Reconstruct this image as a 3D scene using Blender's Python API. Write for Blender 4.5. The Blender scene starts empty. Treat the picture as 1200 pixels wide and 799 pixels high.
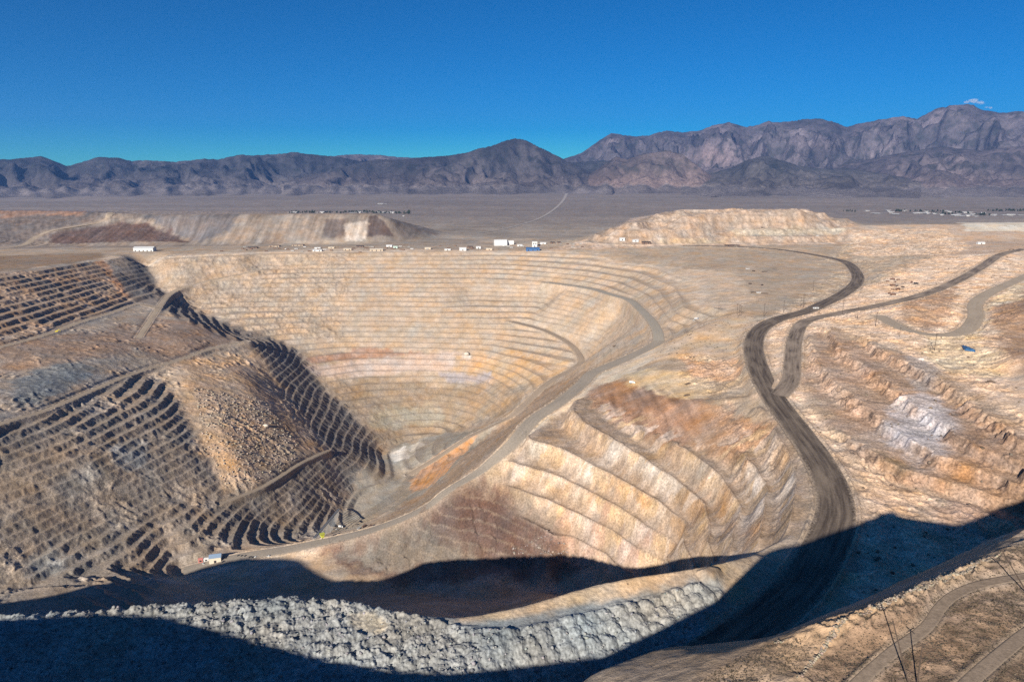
# Open pit mine in a desert valley, seen from a hill above it. Units are metres; z = 0 is the height of the viewpoint.
# All tables are positions in the world (x east, y away from the viewer, z up), as a survey of the site would list them.
import bpy, math, random
import numpy as np
from mathutils import Vector, Matrix
# surveyed crest, toe and contour lines (x, y, z)
LINES = [
    [(-1527.6, 2051.1, -240.0), (-1415.5, 2113.0, -242.0), (-1287.3, 2162.5, -245.0), (-1114.0, 2246.9, -249.0), (-880.5, 2370.7, -251.0), (-598.4, 2417.7, -253.0), (-303.9, 2456.2, -254.0), (0.0, 2465.9, -255.0), (119.7, 2417.7, -253.0)],
    [(-1314.8, 1455.5, -236.0), (-1255.8, 1675.8, -240.0), (-1251.0, 1759.8, -241.0), (-1227.1, 1859.3, -243.0), (-1191.1, 2004.5, -247.0), (-1142.8, 2062.4, -249.0), (-1054.2, 2122.6, -251.0), (-945.4, 2176.7, -252.0), (-830.8, 2233.2, -253.0), (-568.2, 2292.1, -254.0), (-285.2, 2301.1, -255.0), (0.0, 2336.2, -256.0), (141.6, 2284.6, -256.0), (278.0, 2242.0, -254.0), (425.0, 2139.5, -253.0), (532.4, 1943.4, -254.0), (566.1, 1741.6, -256.0), (552.3, 1542.9, -258.0), (517.2, 1424.6, -260.0), (452.2, 1323.8, -262.0), (389.3, 1252.2, -264.0), (320.6, 1188.4, -266.0)],
    [(-301.4, 1480.4, -622.0), (-254.0, 1532.7, -620.0), (-182.3, 1567.6, -612.0), (-102.6, 1555.5, -592.0), (-40.0, 1521.3, -562.0)],
    [(-995.8, 1999.9, -365.0), (-755.1, 1992.1, -384.0), (-376.7, 1986.3, -388.0), (-98.0, 1932.8, -400.0), (0.0, 1900.1, -408.0), (87.0, 1845.9, -418.0), (146.7, 1764.7, -432.0), (173.2, 1685.3, -446.0), (172.2, 1629.0, -455.0)],
    [(-468.4, 1825.5, -471.0), (-280.9, 1823.9, -473.0), (-92.3, 1796.3, -473.0), (21.9, 1699.0, -470.0), (91.8, 1576.6, -470.0)],
    [(-368.2, 1661.6, -545.0), (-221.6, 1705.0, -536.0), (-87.6, 1685.9, -530.0), (-10.2, 1570.1, -515.0)],
    [(-792.5, 2109.3, -326.0), (-398.0, 2117.9, -330.0), (-105.8, 2111.5, -329.0), (52.0, 2075.4, -326.0)],
    [(364.5, 1442.2, -278.0), (382.6, 1692.5, -283.0), (338.9, 1936.0, -287.0), (207.6, 2079.5, -290.0), (0.0, 2213.0, -292.0), (-416.3, 2228.2, -294.0), (-827.0, 2213.0, -292.0)],
    [(472.3, 1532.5, -266.0), (474.2, 1721.1, -266.0), (397.5, 1993.4, -268.0), (217.4, 2185.4, -272.0), (0.0, 2269.4, -274.0)],
    [(269.2, 1561.5, -372.0), (276.7, 1744.2, -370.0), (219.9, 1934.8, -368.0), (102.5, 2033.9, -366.0), (-104.2, 2070.4, -362.0)],
    [(-279.0, 1440.6, -630.0), (-236.1, 1351.3, -630.0), (-267.2, 1230.7, -628.0), (-299.3, 1152.6, -626.0)],
    [(-109.7, 1371.6, -590.0), (-74.0, 1394.4, -570.0), (0.0, 1363.7, -519.0)],
    [(-17.0, 1290.0, -500.0), (-73.2, 1220.5, -525.0), (-110.0, 1169.0, -545.0), (-150.9, 1113.6, -560.0)],
    [(-187.8, 1265.2, -612.0), (-151.1, 1327.9, -596.0)],
    [(-229.9, 1123.4, -600.0), (-185.4, 1136.4, -590.0)],
    [(-293.1, 1195.9, -628.0), (-314.1, 1148.9, -624.0)],
    [(-1133.9, 2045.1, -252.0), (-1119.5, 2092.9, -305.0), (-1060.4, 2040.4, -336.0), (-982.2, 1972.5, -360.0), (-917.2, 1932.7, -385.0), (-809.8, 1874.8, -405.0), (-714.5, 1805.0, -430.0), (-624.1, 1820.3, -448.0), (-570.4, 1776.0, -470.0), (-516.8, 1700.3, -500.0), (-451.8, 1626.0, -540.0), (-400.2, 1581.8, -558.0), (-354.2, 1534.9, -582.0), (-311.9, 1498.1, -606.0), (-292.7, 1474.9, -626.0)],
    [(-1191.1, 2004.5, -247.0), (-1133.7, 1972.7, -285.0), (-1052.8, 1872.4, -325.0), (-1006.3, 1812.1, -340.0), (-929.4, 1771.3, -346.0), (-825.2, 1698.0, -358.0), (-732.0, 1640.9, -378.0), (-642.2, 1608.0, -400.0), (-614.6, 1595.1, -420.0), (-588.9, 1574.9, -442.0), (-539.4, 1549.8, -483.0), (-499.1, 1499.2, -502.0), (-454.0, 1440.2, -522.0), (-416.1, 1380.6, -539.0), (-379.7, 1327.9, -556.0), (-361.0, 1317.6, -580.0), (-334.9, 1285.8, -622.0)],
    [(-938.5, 1212.0, -345.0), (-883.6, 1271.7, -345.0), (-856.0, 1392.2, -350.0), (-831.1, 1494.8, -362.0)],
    [(-808.2, 1545.1, -362.0), (-732.7, 1527.8, -374.0), (-702.3, 1568.1, -388.0)],
    [(-814.1, 1038.4, -352.0), (-801.9, 1121.1, -357.0), (-801.6, 1266.8, -364.0), (-797.0, 1377.3, -370.0)],
    [(-731.7, 1308.2, -390.0), (-660.6, 1235.7, -407.0), (-604.5, 1156.9, -429.0), (-560.4, 1108.2, -453.0), (-527.6, 1077.6, -479.0), (-494.6, 1047.0, -508.0)],
    [(-725.5, 1320.5, -399.0), (-655.3, 1255.6, -417.0), (-604.3, 1186.6, -440.0), (-560.4, 1135.1, -464.0), (-526.5, 1102.4, -490.0), (-492.4, 1066.4, -519.0)],
    [(-686.3, 1526.7, -402.0), (-588.2, 1442.4, -430.0), (-528.5, 1348.2, -457.0), (-474.5, 1284.9, -489.0), (-420.6, 1238.8, -524.0)],
    [(-686.9, 1381.6, -397.0), (-592.6, 1259.7, -427.0), (-521.3, 1165.6, -460.0), (-471.6, 1106.9, -500.0)],
    [(-796.9, 819.4, -400.0), (-729.8, 909.6, -403.0), (-673.7, 1006.1, -407.0), (-650.6, 1097.3, -413.0)],
    [(-766.9, 781.0, -416.0), (-706.3, 872.4, -422.0), (-626.7, 987.9, -432.0), (-592.7, 1120.0, -442.0)],
    [(-710.9, 708.8, -448.0), (-668.8, 812.1, -457.0), (-619.7, 913.2, -466.0), (-567.9, 1006.0, -469.0), (-539.5, 1086.5, -472.0)],
    [(-693.9, 683.8, -470.0), (-645.9, 775.1, -479.0), (-612.4, 860.7, -487.0), (-569.9, 940.7, -494.0), (-515.0, 1063.7, -499.0)],
    [(-441.3, 1009.0, -548.0), (-440.2, 1041.0, -556.0), (-396.5, 1151.3, -562.0), (-357.0, 1281.4, -577.0)],
    [(-411.2, 997.7, -566.0), (-406.6, 1041.1, -578.0), (-369.0, 1131.3, -584.0), (-344.0, 1271.4, -602.0)],
    [(-661.8, 643.5, -484.0), (-630.3, 749.1, -497.0), (-590.8, 782.8, -507.0), (-539.9, 825.3, -519.0), (-483.5, 871.8, -532.0), (-448.5, 900.2, -541.0), (-410.6, 944.5, -556.0), (-383.8, 994.8, -578.0), (-363.0, 1035.2, -592.0), (-344.8, 1083.8, -605.0), (-332.3, 1160.3, -618.0), (-328.4, 1242.9, -625.0)],
    [(-451.3, 892.1, -543.0), (-421.7, 901.2, -543.0), (-387.5, 909.9, -544.0)],
    [(-365.8, 1000.7, -586.0), (-346.8, 1040.9, -600.0), (-319.1, 1081.0, -610.0), (-281.8, 1145.2, -622.0)],
    [(320.6, 1188.4, -266.0), (282.9, 1164.2, -285.0), (243.8, 1150.9, -300.0), (199.8, 1106.4, -312.0), (160.1, 1075.2, -322.0), (131.8, 1045.2, -330.0), (76.8, 977.2, -342.0), (36.2, 914.8, -352.0), (11.7, 882.5, -362.0)],
    [(200.8, 1021.4, -299.0), (253.5, 981.4, -282.0), (283.6, 919.2, -279.0), (268.3, 850.6, -279.0), (220.5, 843.7, -286.0), (179.8, 952.8, -306.0)],
    [(285.3, 1113.8, -280.0), (351.7, 1099.3, -272.0), (311.9, 899.0, -268.0), (402.1, 1216.7, -266.0)],
    [(121.3, 946.4, -326.0), (170.9, 836.4, -316.0), (198.4, 737.6, -312.0), (219.2, 665.1, -312.0), (220.0, 594.1, -312.0), (192.5, 532.8, -312.0)],
    [(40.7, 904.9, -352.0), (89.0, 837.3, -347.0), (130.3, 786.3, -345.0), (174.2, 717.5, -345.0), (192.3, 657.0, -345.0), (180.4, 589.1, -345.0)],
    [(304.0, 874.0, -270.0), (290.2, 780.7, -270.0), (283.3, 712.0, -268.0), (278.4, 624.1, -264.0), (257.0, 553.3, -262.0), (213.4, 471.9, -262.0), (172.7, 438.2, -262.0)],
    [(7.0, 878.2, -374.0), (70.5, 821.0, -378.0), (126.3, 744.7, -380.0), (157.6, 684.5, -380.0), (159.3, 632.3, -380.0)],
    [(-18.7, 868.8, -400.0), (49.0, 801.5, -409.0), (97.1, 746.2, -412.0), (124.6, 704.6, -418.0), (135.5, 688.2, -420.0)],
    [(-65.0, 872.4, -440.0), (0.0, 807.1, -442.0), (51.8, 752.4, -436.0), (91.2, 732.1, -440.0), (101.5, 717.4, -440.0)],
    [(-329.2, 880.1, -533.0), (-251.8, 865.8, -523.0), (-200.5, 850.5, -519.0), (-149.9, 830.6, -512.0), (-66.5, 798.1, -492.0), (10.7, 773.5, -478.0), (62.2, 745.7, -462.0), (104.6, 716.3, -446.0)],
    [(-103.3, 860.2, -462.0), (-141.2, 855.6, -488.0), (-183.4, 856.2, -508.0)],
    [(-355.5, 333.0, -245.0), (-291.5, 342.8, -245.0), (-245.8, 347.5, -245.0), (-221.6, 348.5, -244.0), (-174.8, 354.2, -244.0), (-136.2, 358.3, -244.0), (-100.3, 355.8, -244.0), (-73.7, 347.7, -244.0), (-33.9, 341.4, -244.0), (-19.5, 343.7, -244.0), (0.0, 350.1, -244.0), (25.4, 361.7, -244.0), (52.4, 374.9, -244.0), (85.9, 385.1, -244.0), (115.3, 395.1, -246.0), (142.0, 409.7, -250.0)],
    [(-355.5, 367.0, -292.0), (-291.5, 376.8, -292.0), (-245.8, 381.5, -292.0), (-221.6, 382.5, -292.0), (-174.8, 388.2, -292.0), (-136.2, 392.3, -292.0), (-100.3, 388.7, -292.0), (-73.7, 379.1, -292.0), (-33.9, 370.5, -292.0), (-19.5, 372.6, -292.0), (0.0, 379.0, -292.0), (25.4, 390.6, -292.0), (52.4, 403.8, -292.0), (85.9, 409.0, -291.3), (115.3, 415.3, -290.5), (142.0, 429.9, -289.8)],
    [(-355.5, 473.0, -352.0), (-291.5, 482.8, -352.0), (-245.8, 487.5, -352.0), (-221.6, 488.5, -352.0), (-174.8, 494.2, -352.0), (-136.2, 498.3, -352.0), (-100.3, 491.2, -351.6), (-73.7, 476.9, -351.1), (-33.9, 461.3, -350.3), (-19.5, 462.7, -350.0), (0.0, 469.1, -350.0), (25.4, 480.7, -350.0), (52.4, 493.9, -350.0), (85.9, 483.6, -349.3), (115.3, 478.4, -348.5), (142.0, 493.0, -347.8)],
    [(-355.5, 633.0, -462.0), (-291.5, 642.8, -462.0), (-245.8, 647.5, -462.0), (-221.6, 648.5, -462.0), (-174.8, 654.2, -462.0), (-136.2, 658.3, -462.0), (-100.3, 646.0, -444.8), (-73.7, 624.6, -440.6), (-33.9, 598.4, -434.2), (-19.5, 598.7, -432.0), (0.0, 605.1, -432.0), (25.4, 616.7, -432.0), (52.4, 629.9, -432.0), (85.9, 596.1, -431.3), (115.3, 573.6, -430.5), (142.0, 588.2, -429.8)],
    [(-355.5, 758.0, -526.0), (-291.5, 767.8, -526.0), (-245.8, 772.5, -526.0), (-221.6, 773.5, -526.0), (-174.8, 779.2, -526.0), (-136.2, 783.3, -526.0), (-100.3, 766.8, -517.3), (-73.7, 739.9, -505.6), (-33.9, 705.4, -488.1), (-19.5, 705.0, -482.0), (0.0, 711.4, -482.0), (25.4, 723.0, -482.0), (52.4, 736.2, -482.0), (85.9, 684.1, -481.3), (115.3, 648.0, -480.5), (142.0, 662.5, -479.8)],
    [(-254.9, 292.0, -246.0), (-127.5, 292.0, -246.0), (0.0, 293.2, -247.0), (43.7, 301.0, -249.0)],
    [(-140.3, 328.0, -244.0), (0.0, 323.5, -246.0), (82.8, 368.0, -250.0)],
    [(142.0, 409.7, -250.0), (164.1, 423.7, -254.0), (199.0, 452.4, -258.0)],
    [(495.9, 1232.0, -247.0), (466.8, 1129.8, -247.0), (410.8, 1029.4, -252.0)],
    [(474.7, 1032.6, -246.0), (504.7, 1057.1, -238.0), (495.3, 969.7, -231.0), (496.6, 879.8, -227.0), (499.9, 790.4, -225.0), (484.4, 688.7, -224.0), (465.8, 588.6, -224.0), (445.6, 480.5, -224.0)],
    [(376.5, 855.4, -255.0), (341.6, 734.2, -259.0), (328.6, 617.0, -261.0), (339.3, 547.0, -263.0), (384.7, 515.4, -263.0), (408.1, 499.4, -263.0), (433.6, 449.1, -263.0)],
    [(263.1, 468.3, -260.0), (312.2, 454.1, -259.0), (355.1, 427.6, -257.0)],
    [(545.5, 857.8, -227.0), (578.8, 833.0, -226.0), (556.9, 754.7, -225.0)],
    [(661.0, 1136.5, -222.0), (758.9, 1217.0, -219.0), (741.0, 1131.4, -221.0)],
    [(709.3, 986.0, -222.0), (781.4, 1029.1, -205.0), (932.7, 1123.4, -195.0)],
    [(633.4, 883.1, -222.0), (605.7, 786.5, -205.0), (583.5, 685.0, -195.0)],
    [(569.1, 751.4, -224.0), (522.1, 634.3, -215.0)],
    [(645.0, 1276.2, -246.0), (795.7, 1510.5, -243.0), (822.4, 1423.3, -238.0), (932.6, 1552.4, -236.0)],
    [(885.0, 1647.3, -238.0), (1058.1, 1850.3, -228.0), (1154.0, 1897.3, -222.0), (1265.0, 1888.9, -214.0)],
    [(1082.9, 1982.7, -232.0), (1281.4, 2254.1, -222.0), (1400.3, 2179.8, -212.0), (1602.0, 2162.4, -205.0), (1822.8, 2107.8, -205.0)],
    [(1043.8, 2051.1, -240.0), (1164.4, 2355.6, -232.0), (1234.0, 2446.1, -196.0), (1350.8, 2498.1, -188.0)],
    [(1280.8, 2512.1, -186.0), (1392.7, 2520.1, -182.0), (1543.1, 2513.5, -180.0), (1707.0, 2528.4, -178.0), (1841.3, 2500.0, -176.0), (2209.5, 2500.0, -176.0)],
    [(1356.5, 2662.1, -190.0), (1471.9, 2665.0, -186.0), (1617.9, 2636.3, -184.0), (1932.2, 2624.6, -180.0), (2318.7, 2624.6, -180.0)],
    [(22.1, 79.7, -68.0), (25.2, 80.8, -67.5), (28.3, 82.5, -67.1), (31.8, 84.4, -66.7), (37.3, 86.8, -66.0), (41.1, 85.5, -63.7), (44.2, 86.1, -62.2), (48.3, 86.4, -61.1), (50.8, 86.3, -60.3), (54.3, 87.5, -60.1), (58.3, 90.0, -60.0), (63.1, 92.6, -60.0), (67.6, 94.7, -60.0), (75.3, 98.7, -60.1), (80.9, 101.9, -60.1), (86.9, 105.3, -60.2), (113.6, 119.5, -61.0)],
    [(13.1, 95.7, -78.0), (16.2, 96.8, -78.0), (19.3, 98.5, -78.0), (22.8, 100.4, -78.0), (28.3, 102.8, -78.0), (32.1, 101.5, -78.0), (35.2, 102.1, -78.0), (39.3, 102.4, -78.0), (41.8, 102.3, -78.0), (45.3, 103.5, -78.0), (49.3, 106.0, -78.0), (54.1, 108.6, -78.0), (58.6, 110.7, -78.0), (66.3, 114.7, -78.0), (71.9, 117.9, -78.0), (77.9, 121.3, -78.0), (104.6, 135.5, -78.0)],
    [(-7.9, 134.7, -150.0), (-4.8, 135.8, -150.0), (-1.7, 137.5, -150.0), (1.8, 139.4, -150.0), (7.3, 141.8, -150.0), (11.1, 140.5, -150.0), (14.2, 141.1, -150.0), (18.3, 141.4, -150.0), (20.8, 141.3, -150.0), (24.3, 142.5, -150.0), (28.3, 145.0, -150.0), (33.1, 147.6, -150.0), (37.6, 149.7, -150.0), (45.3, 153.7, -150.0), (50.9, 156.9, -150.0), (56.9, 160.3, -150.0), (83.6, 174.5, -150.0)],
    [(-37.9, 189.7, -250.0), (-34.8, 190.8, -250.0), (-31.7, 192.5, -250.0), (-28.2, 194.4, -250.0), (-22.7, 196.8, -250.0), (-18.9, 195.5, -250.0), (-15.8, 196.1, -250.0), (-11.7, 196.4, -250.0), (-9.2, 196.3, -250.0), (-5.7, 197.5, -250.0), (-1.7, 200.0, -250.0), (3.1, 202.6, -250.0), (7.6, 204.7, -250.0), (15.3, 208.7, -250.0), (20.9, 211.9, -250.0), (26.9, 215.3, -250.0), (53.6, 229.5, -250.0)],
    [(40.4, 79.9, -64.7), (46.9, 81.7, -63.4), (61.8, 87.3, -62.1), (79.6, 95.0, -61.5)],
    [(48.7, 74.4, -62.7), (69.4, 80.9, -61.5), (89.9, 91.3, -62.0)],
    [(38.6, 64.4, -63.4), (61.6, 70.0, -61.5), (75.0, 73.6, -62.0)],
    [(-1975.6, 2215.1, -240.0), (-1725.8, 2323.5, -246.0), (-1627.7, 2436.9, -249.0), (-1205.0, 2466.3, -252.0), (-1109.1, 2491.1, -253.0), (-931.9, 2512.4, -253.0), (-753.0, 2537.8, -254.0), (-570.2, 2563.0, -254.0), (-426.4, 2655.4, -255.0), (-346.6, 2809.4, -256.0), (-290.9, 2950.2, -258.0)],
    [(-2629.8, 2868.9, -150.0), (-2103.8, 2868.9, -150.0), (-1902.4, 2882.9, -149.0), (-1718.1, 2868.9, -150.0), (-1496.9, 2719.4, -152.0), (-1284.7, 2624.1, -153.0), (-1112.1, 2673.3, -152.0), (-892.5, 2701.9, -152.0), (-532.2, 2719.4, -152.0)],
    [(-532.2, 2719.4, -152.0), (-478.6, 2712.9, -168.0), (-414.9, 2814.9, -205.0), (-331.3, 2988.0, -254.0)],
    [(-1899.3, 2574.3, -200.0), (-1726.5, 2600.0, -202.0), (-1600.3, 2604.4, -196.0), (-1488.4, 2636.3, -184.0), (-1397.8, 2636.3, -184.0), (-1289.1, 2618.4, -213.0), (-1191.4, 2552.7, -242.0)],
    [(-556.7, 2844.1, -160.0), (-1163.3, 2796.2, -160.0), (-1343.5, 2744.2, -160.0), (-2226.1, 3035.9, -158.0), (-2782.7, 3035.9, -158.0)],
    [(123.1, 2366.3, -252.0), (262.4, 2500.7, -234.0), (344.0, 2496.0, -200.0), (426.7, 2486.6, -160.0), (551.0, 2572.7, -150.0), (623.8, 2552.5, -131.0), (933.8, 2573.8, -129.0), (1084.7, 2573.8, -129.0), (1224.2, 2593.3, -170.0), (1250.4, 2524.6, -190.0)],
    [(144.1, 2325.9, -252.0), (351.3, 2367.6, -239.0), (590.1, 2386.7, -238.0), (735.8, 2381.4, -236.0), (925.1, 2337.8, -236.0), (1159.2, 2406.0, -234.0)],
    [(417.4, 2387.0, -200.0), (563.4, 2409.5, -196.0), (763.6, 2484.5, -190.0), (921.0, 2498.1, -188.0), (1197.5, 2497.1, -194.0)],
    [(491.2, 2498.1, -188.0), (799.7, 2605.4, -185.0), (962.5, 2613.6, -184.0), (1217.7, 2575.4, -186.0)],
    [(612.8, 2504.7, -140.0), (771.4, 2523.3, -138.0), (1049.1, 2523.3, -138.0)],
    [(647.8, 2651.8, -131.0), (1133.7, 2691.0, -131.0)],
    [(-1000.0, 135.0, -275.0), (-760.0, 132.0, -225.0), (-444.9, 130.0, -141.0), (-398.3, 125.0, -129.3), (-338.3, 122.0, -124.4), (-300.4, 118.0, -124.1), (-248.1, 108.0, -128.2), (-194.2, 95.0, -131.1), (-160.8, 82.0, -128.6), (-113.5, 70.0, -122.9), (-76.3, 64.0, -116.7), (-53.4, 62.0, -103.3), (-22.5, 60.0, -85.0)],
    [(-1000.0, 45.0, -297.0), (-760.0, 42.0, -247.0), (-444.9, 40.0, -163.0), (-398.3, 35.0, -151.3), (-338.3, 32.0, -146.4), (-300.4, 28.0, -146.1), (-248.1, 18.0, -150.2), (-194.2, 5.0, -153.1), (-160.8, -8.0, -150.6), (-113.5, -20.0, -144.9), (-76.3, -26.0, -138.7), (-53.4, -28.0, -125.3), (-22.5, -30.0, -107.0)],
    [(-1004.0, 161.0, -309.0), (-764.0, 158.0, -259.0), (-448.9, 156.0, -175.0), (-402.3, 151.0, -163.3), (-342.3, 148.0, -158.4), (-304.4, 144.0, -158.1), (-252.1, 134.0, -162.2), (-198.2, 121.0, -165.1), (-164.8, 108.0, -162.6), (-117.5, 96.0, -156.9), (-80.3, 90.0, -150.7), (-57.4, 88.0, -137.3), (-26.5, 86.0, -119.0)],
    [(121.8, 64.0, -46.5), (158.8, 62.0, -32.2), (199.5, 60.0, -13.0), (257.0, 60.0, 12.2)],
    [(126.8, -6.0, -50.5), (163.8, -8.0, -36.2), (204.5, -10.0, -17.0), (262.0, -10.0, 8.2)],
    [(127.8, 96.0, -72.5), (164.8, 94.0, -58.2), (205.5, 92.0, -39.0), (263.0, 92.0, -13.8)],
    [(162.8, 162.0, -142.2), (203.5, 160.0, -123.0), (261.0, 160.0, -97.8)],
    [(260.0, 80.0, 20.0), (420.0, 60.0, 0.0), (700.0, 100.0, -40.0)],
    [(300.0, 230.0, -140.0), (380.0, 330.0, -240.0)],
    [(280.0, 280.0, -240.0), (250.0, 240.0, -240.0)],
    [(-900.0, 290.0, -290.0), (-760.0, 290.0, -275.0), (-600.0, 290.0, -246.0), (-350.0, 270.0, -246.0), (-200.0, 225.0, -247.0), (-120.0, 205.0, -248.0), (-60.0, 190.0, -249.0), (0.0, 185.0, -250.0)],
    [(0.0, -60.0, -95.0), (80.0, -150.0, -60.0), (80.0, -400.0, -60.0)],
    [(300.0, -400.0, -40.0), (300.0, -50.0, -10.0)],
    [(-3000.0, -900.0, -230.0), (-1500.0, -900.0, -200.0), (0.0, -900.0, -110.0), (1500.0, -900.0, -120.0), (3000.0, -900.0, -150.0)],
    [(-3000.0, 600.0, -240.0), (-2600.0, 1400.0, -240.0), (-2600.0, 2200.0, -244.0)],
    [(-1900.0, 200.0, -260.0), (-1700.0, 1000.0, -250.0)],
    [(-1000.0, 430.0, -480.0), (-880.0, 545.0, -484.0)],
    [(-1120.0, 610.0, -360.0), (-950.0, 785.0, -362.0)],
    [(-1600.0, 300.0, -345.0), (-1500.0, 700.0, -340.0), (-1150.0, 1000.0, -335.0)],
    [(-700.0, 560.0, -470.0), (-480.0, 640.0, -470.0)],
    [(-900.0, 345.0, -310.0), (-800.0, 345.0, -300.0), (-740.0, 345.0, -285.0), (-690.0, 345.0, -257.0), (-650.0, 345.0, -246.0), (-560.0, 342.0, -245.0)],
    [(-900.0, 379.0, -340.0), (-740.0, 379.0, -325.0), (-690.0, 379.0, -303.0), (-650.0, 379.0, -292.0), (-560.0, 378.0, -292.0)],
    [(-850.0, 470.0, -400.0), (-740.0, 470.0, -385.0), (-600.0, 475.0, -355.0)],
    [(900.0, 300.0, -130.0), (1200.0, 700.0, -170.0), (1500.0, 1100.0, -180.0), (1900.0, 1600.0, -200.0), (2600.0, 2300.0, -200.0)],
    [(600.0, 330.0, -240.0), (700.0, 500.0, -240.0), (760.0, 700.0, -226.0)],
]
EXTRA = []
# roads: name, surface, width, centre line
ROADS = [
    ('haul_road', 'dark', 31, [(16.7, 281.4, -262.0), (61.5, 300.0, -261.0), (102.9, 324.2, -260.0), (140.3, 352.0, -259.0), (173.7, 379.8, -258.0), (198.3, 406.6, -257.0), (222.2, 438.9, -257.0), (245.7, 475.8, -257.0), (261.8, 511.1, -257.0), (276.5, 560.0, -257.0), (288.6, 620.4, -258.0), (299.4, 693.3, -259.0), (309.8, 770.3, -259.0), (328.4, 868.8, -259.0), (357.1, 978.7, -259.0), (388.2, 1069.5, -259.0), (429.8, 1152.6, -258.0), (482.6, 1219.0, -257.0), (561.1, 1285.1, -256.0), (626.1, 1359.1, -255.0), (712.4, 1463.4, -254.0), (815.3, 1610.9, -251.0), (886.6, 1762.5, -248.0), (949.3, 1956.9, -246.0), (931.8, 2085.3, -244.0), (893.2, 2183.8, -242.0), (824.4, 2257.3, -239.0), (708.9, 2291.8, -237.0), (573.8, 2319.5, -237.0)]),
    ('haul_road', 'dark2', 24, [(318.7, 783.1, -259.0), (354.9, 839.2, -257.0), (396.3, 936.2, -254.0), (448.5, 1057.8, -252.0), (508.7, 1164.3, -250.0), (591.9, 1214.2, -245.0), (682.4, 1256.6, -239.0), (798.0, 1321.2, -231.0), (939.6, 1442.9, -223.0), (1101.1, 1606.7, -214.0), (1269.1, 1788.0, -207.0), (1408.2, 1895.2, -203.0)]),
    ('haul_road', 'grey', 24, [(287.5, 1307.2, -320.0), (297.4, 1364.0, -316.0), (304.7, 1453.5, -314.0), (305.1, 1586.6, -314.0), (300.2, 1726.0, -315.0), (264.2, 1826.3, -317.0), (218.9, 1937.2, -319.0), (103.6, 2066.6, -322.0)]),
    ('haul_road', 'grey2', 24, [(287.5, 1307.2, -320.0), (260.3, 1268.8, -324.0), (201.6, 1204.5, -330.0), (140.4, 1142.6, -336.0), (116.2, 1091.0, -340.0), (73.0, 1015.5, -347.0), (31.7, 963.7, -356.0), (0.0, 905.2, -370.0), (-41.2, 878.9, -397.0), (-88.6, 874.8, -427.0), (-124.5, 871.9, -454.0), (-193.5, 882.6, -490.0), (-271.0, 894.5, -517.0), (-333.2, 893.3, -530.0), (-388.5, 890.6, -538.0), (-429.6, 884.1, -545.0), (-467.7, 872.4, -550.0)]),
    ('haul_road', 'brown', 18, [(0.0, 1909.4, -410.0), (86.9, 1844.1, -420.0), (146.6, 1763.4, -434.0), (169.7, 1693.8, -446.0), (171.6, 1644.8, -455.0), (149.5, 1607.8, -462.0), (112.0, 1572.8, -471.0), (73.3, 1523.5, -481.0), (28.5, 1454.4, -501.0), (-3.7, 1418.2, -516.0), (-46.8, 1418.9, -540.0), (-93.8, 1416.5, -563.0), (-166.7, 1388.0, -603.0), (-218.7, 1357.5, -625.0)]),
    ('mine_road', 'tan', 17, [(-1046.7, 1141.5, -328.0), (-998.9, 1299.0, -330.0), (-988.3, 1421.3, -333.0), (-999.0, 1541.5, -335.0), (-996.9, 1675.1, -338.0), (-1002.7, 1805.1, -341.0), (-935.3, 1783.0, -346.0)]),
    ('mine_road', 'tan', 15, [(-805.3, 2151.2, -300.0), (-916.3, 2091.7, -318.0), (-978.7, 2025.6, -331.0), (-983.6, 1944.6, -340.0), (-943.8, 1813.9, -345.0), (-908.5, 1706.7, -351.0), (-870.5, 1590.1, -358.0), (-843.6, 1511.2, -362.0)]),
    ('mine_road', 'tan', 15, [(-776.3, 818.6, -358.0), (-768.8, 972.4, -366.0), (-752.7, 1043.5, -371.0), (-752.0, 1154.2, -377.0), (-752.4, 1261.9, -383.0), (-743.0, 1353.8, -389.0), (-718.5, 1430.8, -392.0), (-694.1, 1546.8, -395.0), (-644.6, 1625.8, -398.0)]),
    ('mine_road', 'tan', 8, [(-478.4, 1030.8, -526.0), (-442.8, 1093.1, -532.0), (-425.0, 1149.7, -536.0), (-405.1, 1237.6, -543.0), (-378.3, 1316.2, -553.0)]),
    ('mine_road', 'pale', 24, [(617.4, 1133.0, -233.0), (597.6, 1020.1, -231.0), (620.2, 972.0, -229.0), (672.2, 995.4, -228.0), (750.6, 1090.1, -227.0), (821.8, 1199.2, -225.0), (913.8, 1298.0, -222.0), (1098.2, 1463.8, -217.0), (1470.3, 1794.7, -210.0)]),
    ('mine_road', 'tan', 22, [(-1843.3, 2254.0, -247.0), (-1725.8, 2323.5, -246.0), (-1702.6, 2407.2, -243.0), (-1730.0, 2513.9, -226.0), (-1713.9, 2569.3, -209.0), (-1648.4, 2604.4, -196.0), (-1574.5, 2662.7, -181.0), (-1555.6, 2692.7, -157.0), (-1586.9, 2761.0, -151.0)]),
    ('dirt_track', 'hill', 1.8, [(41.0, 72.6, -63.8), (45.9, 76.2, -63.1), (52.1, 80.6, -62.7), (57.8, 84.1, -62.3), (61.0, 87.0, -62.2), (63.9, 89.7, -62.1), (68.8, 92.9, -61.9), (75.1, 95.0, -61.7), (82.0, 96.4, -61.5), (97.7, 100.6, -62.0)]),
    ('dirt_track', 'hill', 2.0, [(52.3, 69.9, -62.0), (59.1, 74.7, -61.8), (64.9, 78.5, -61.6), (72.2, 83.1, -61.5), (82.8, 88.9, -61.8)]),
]
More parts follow.
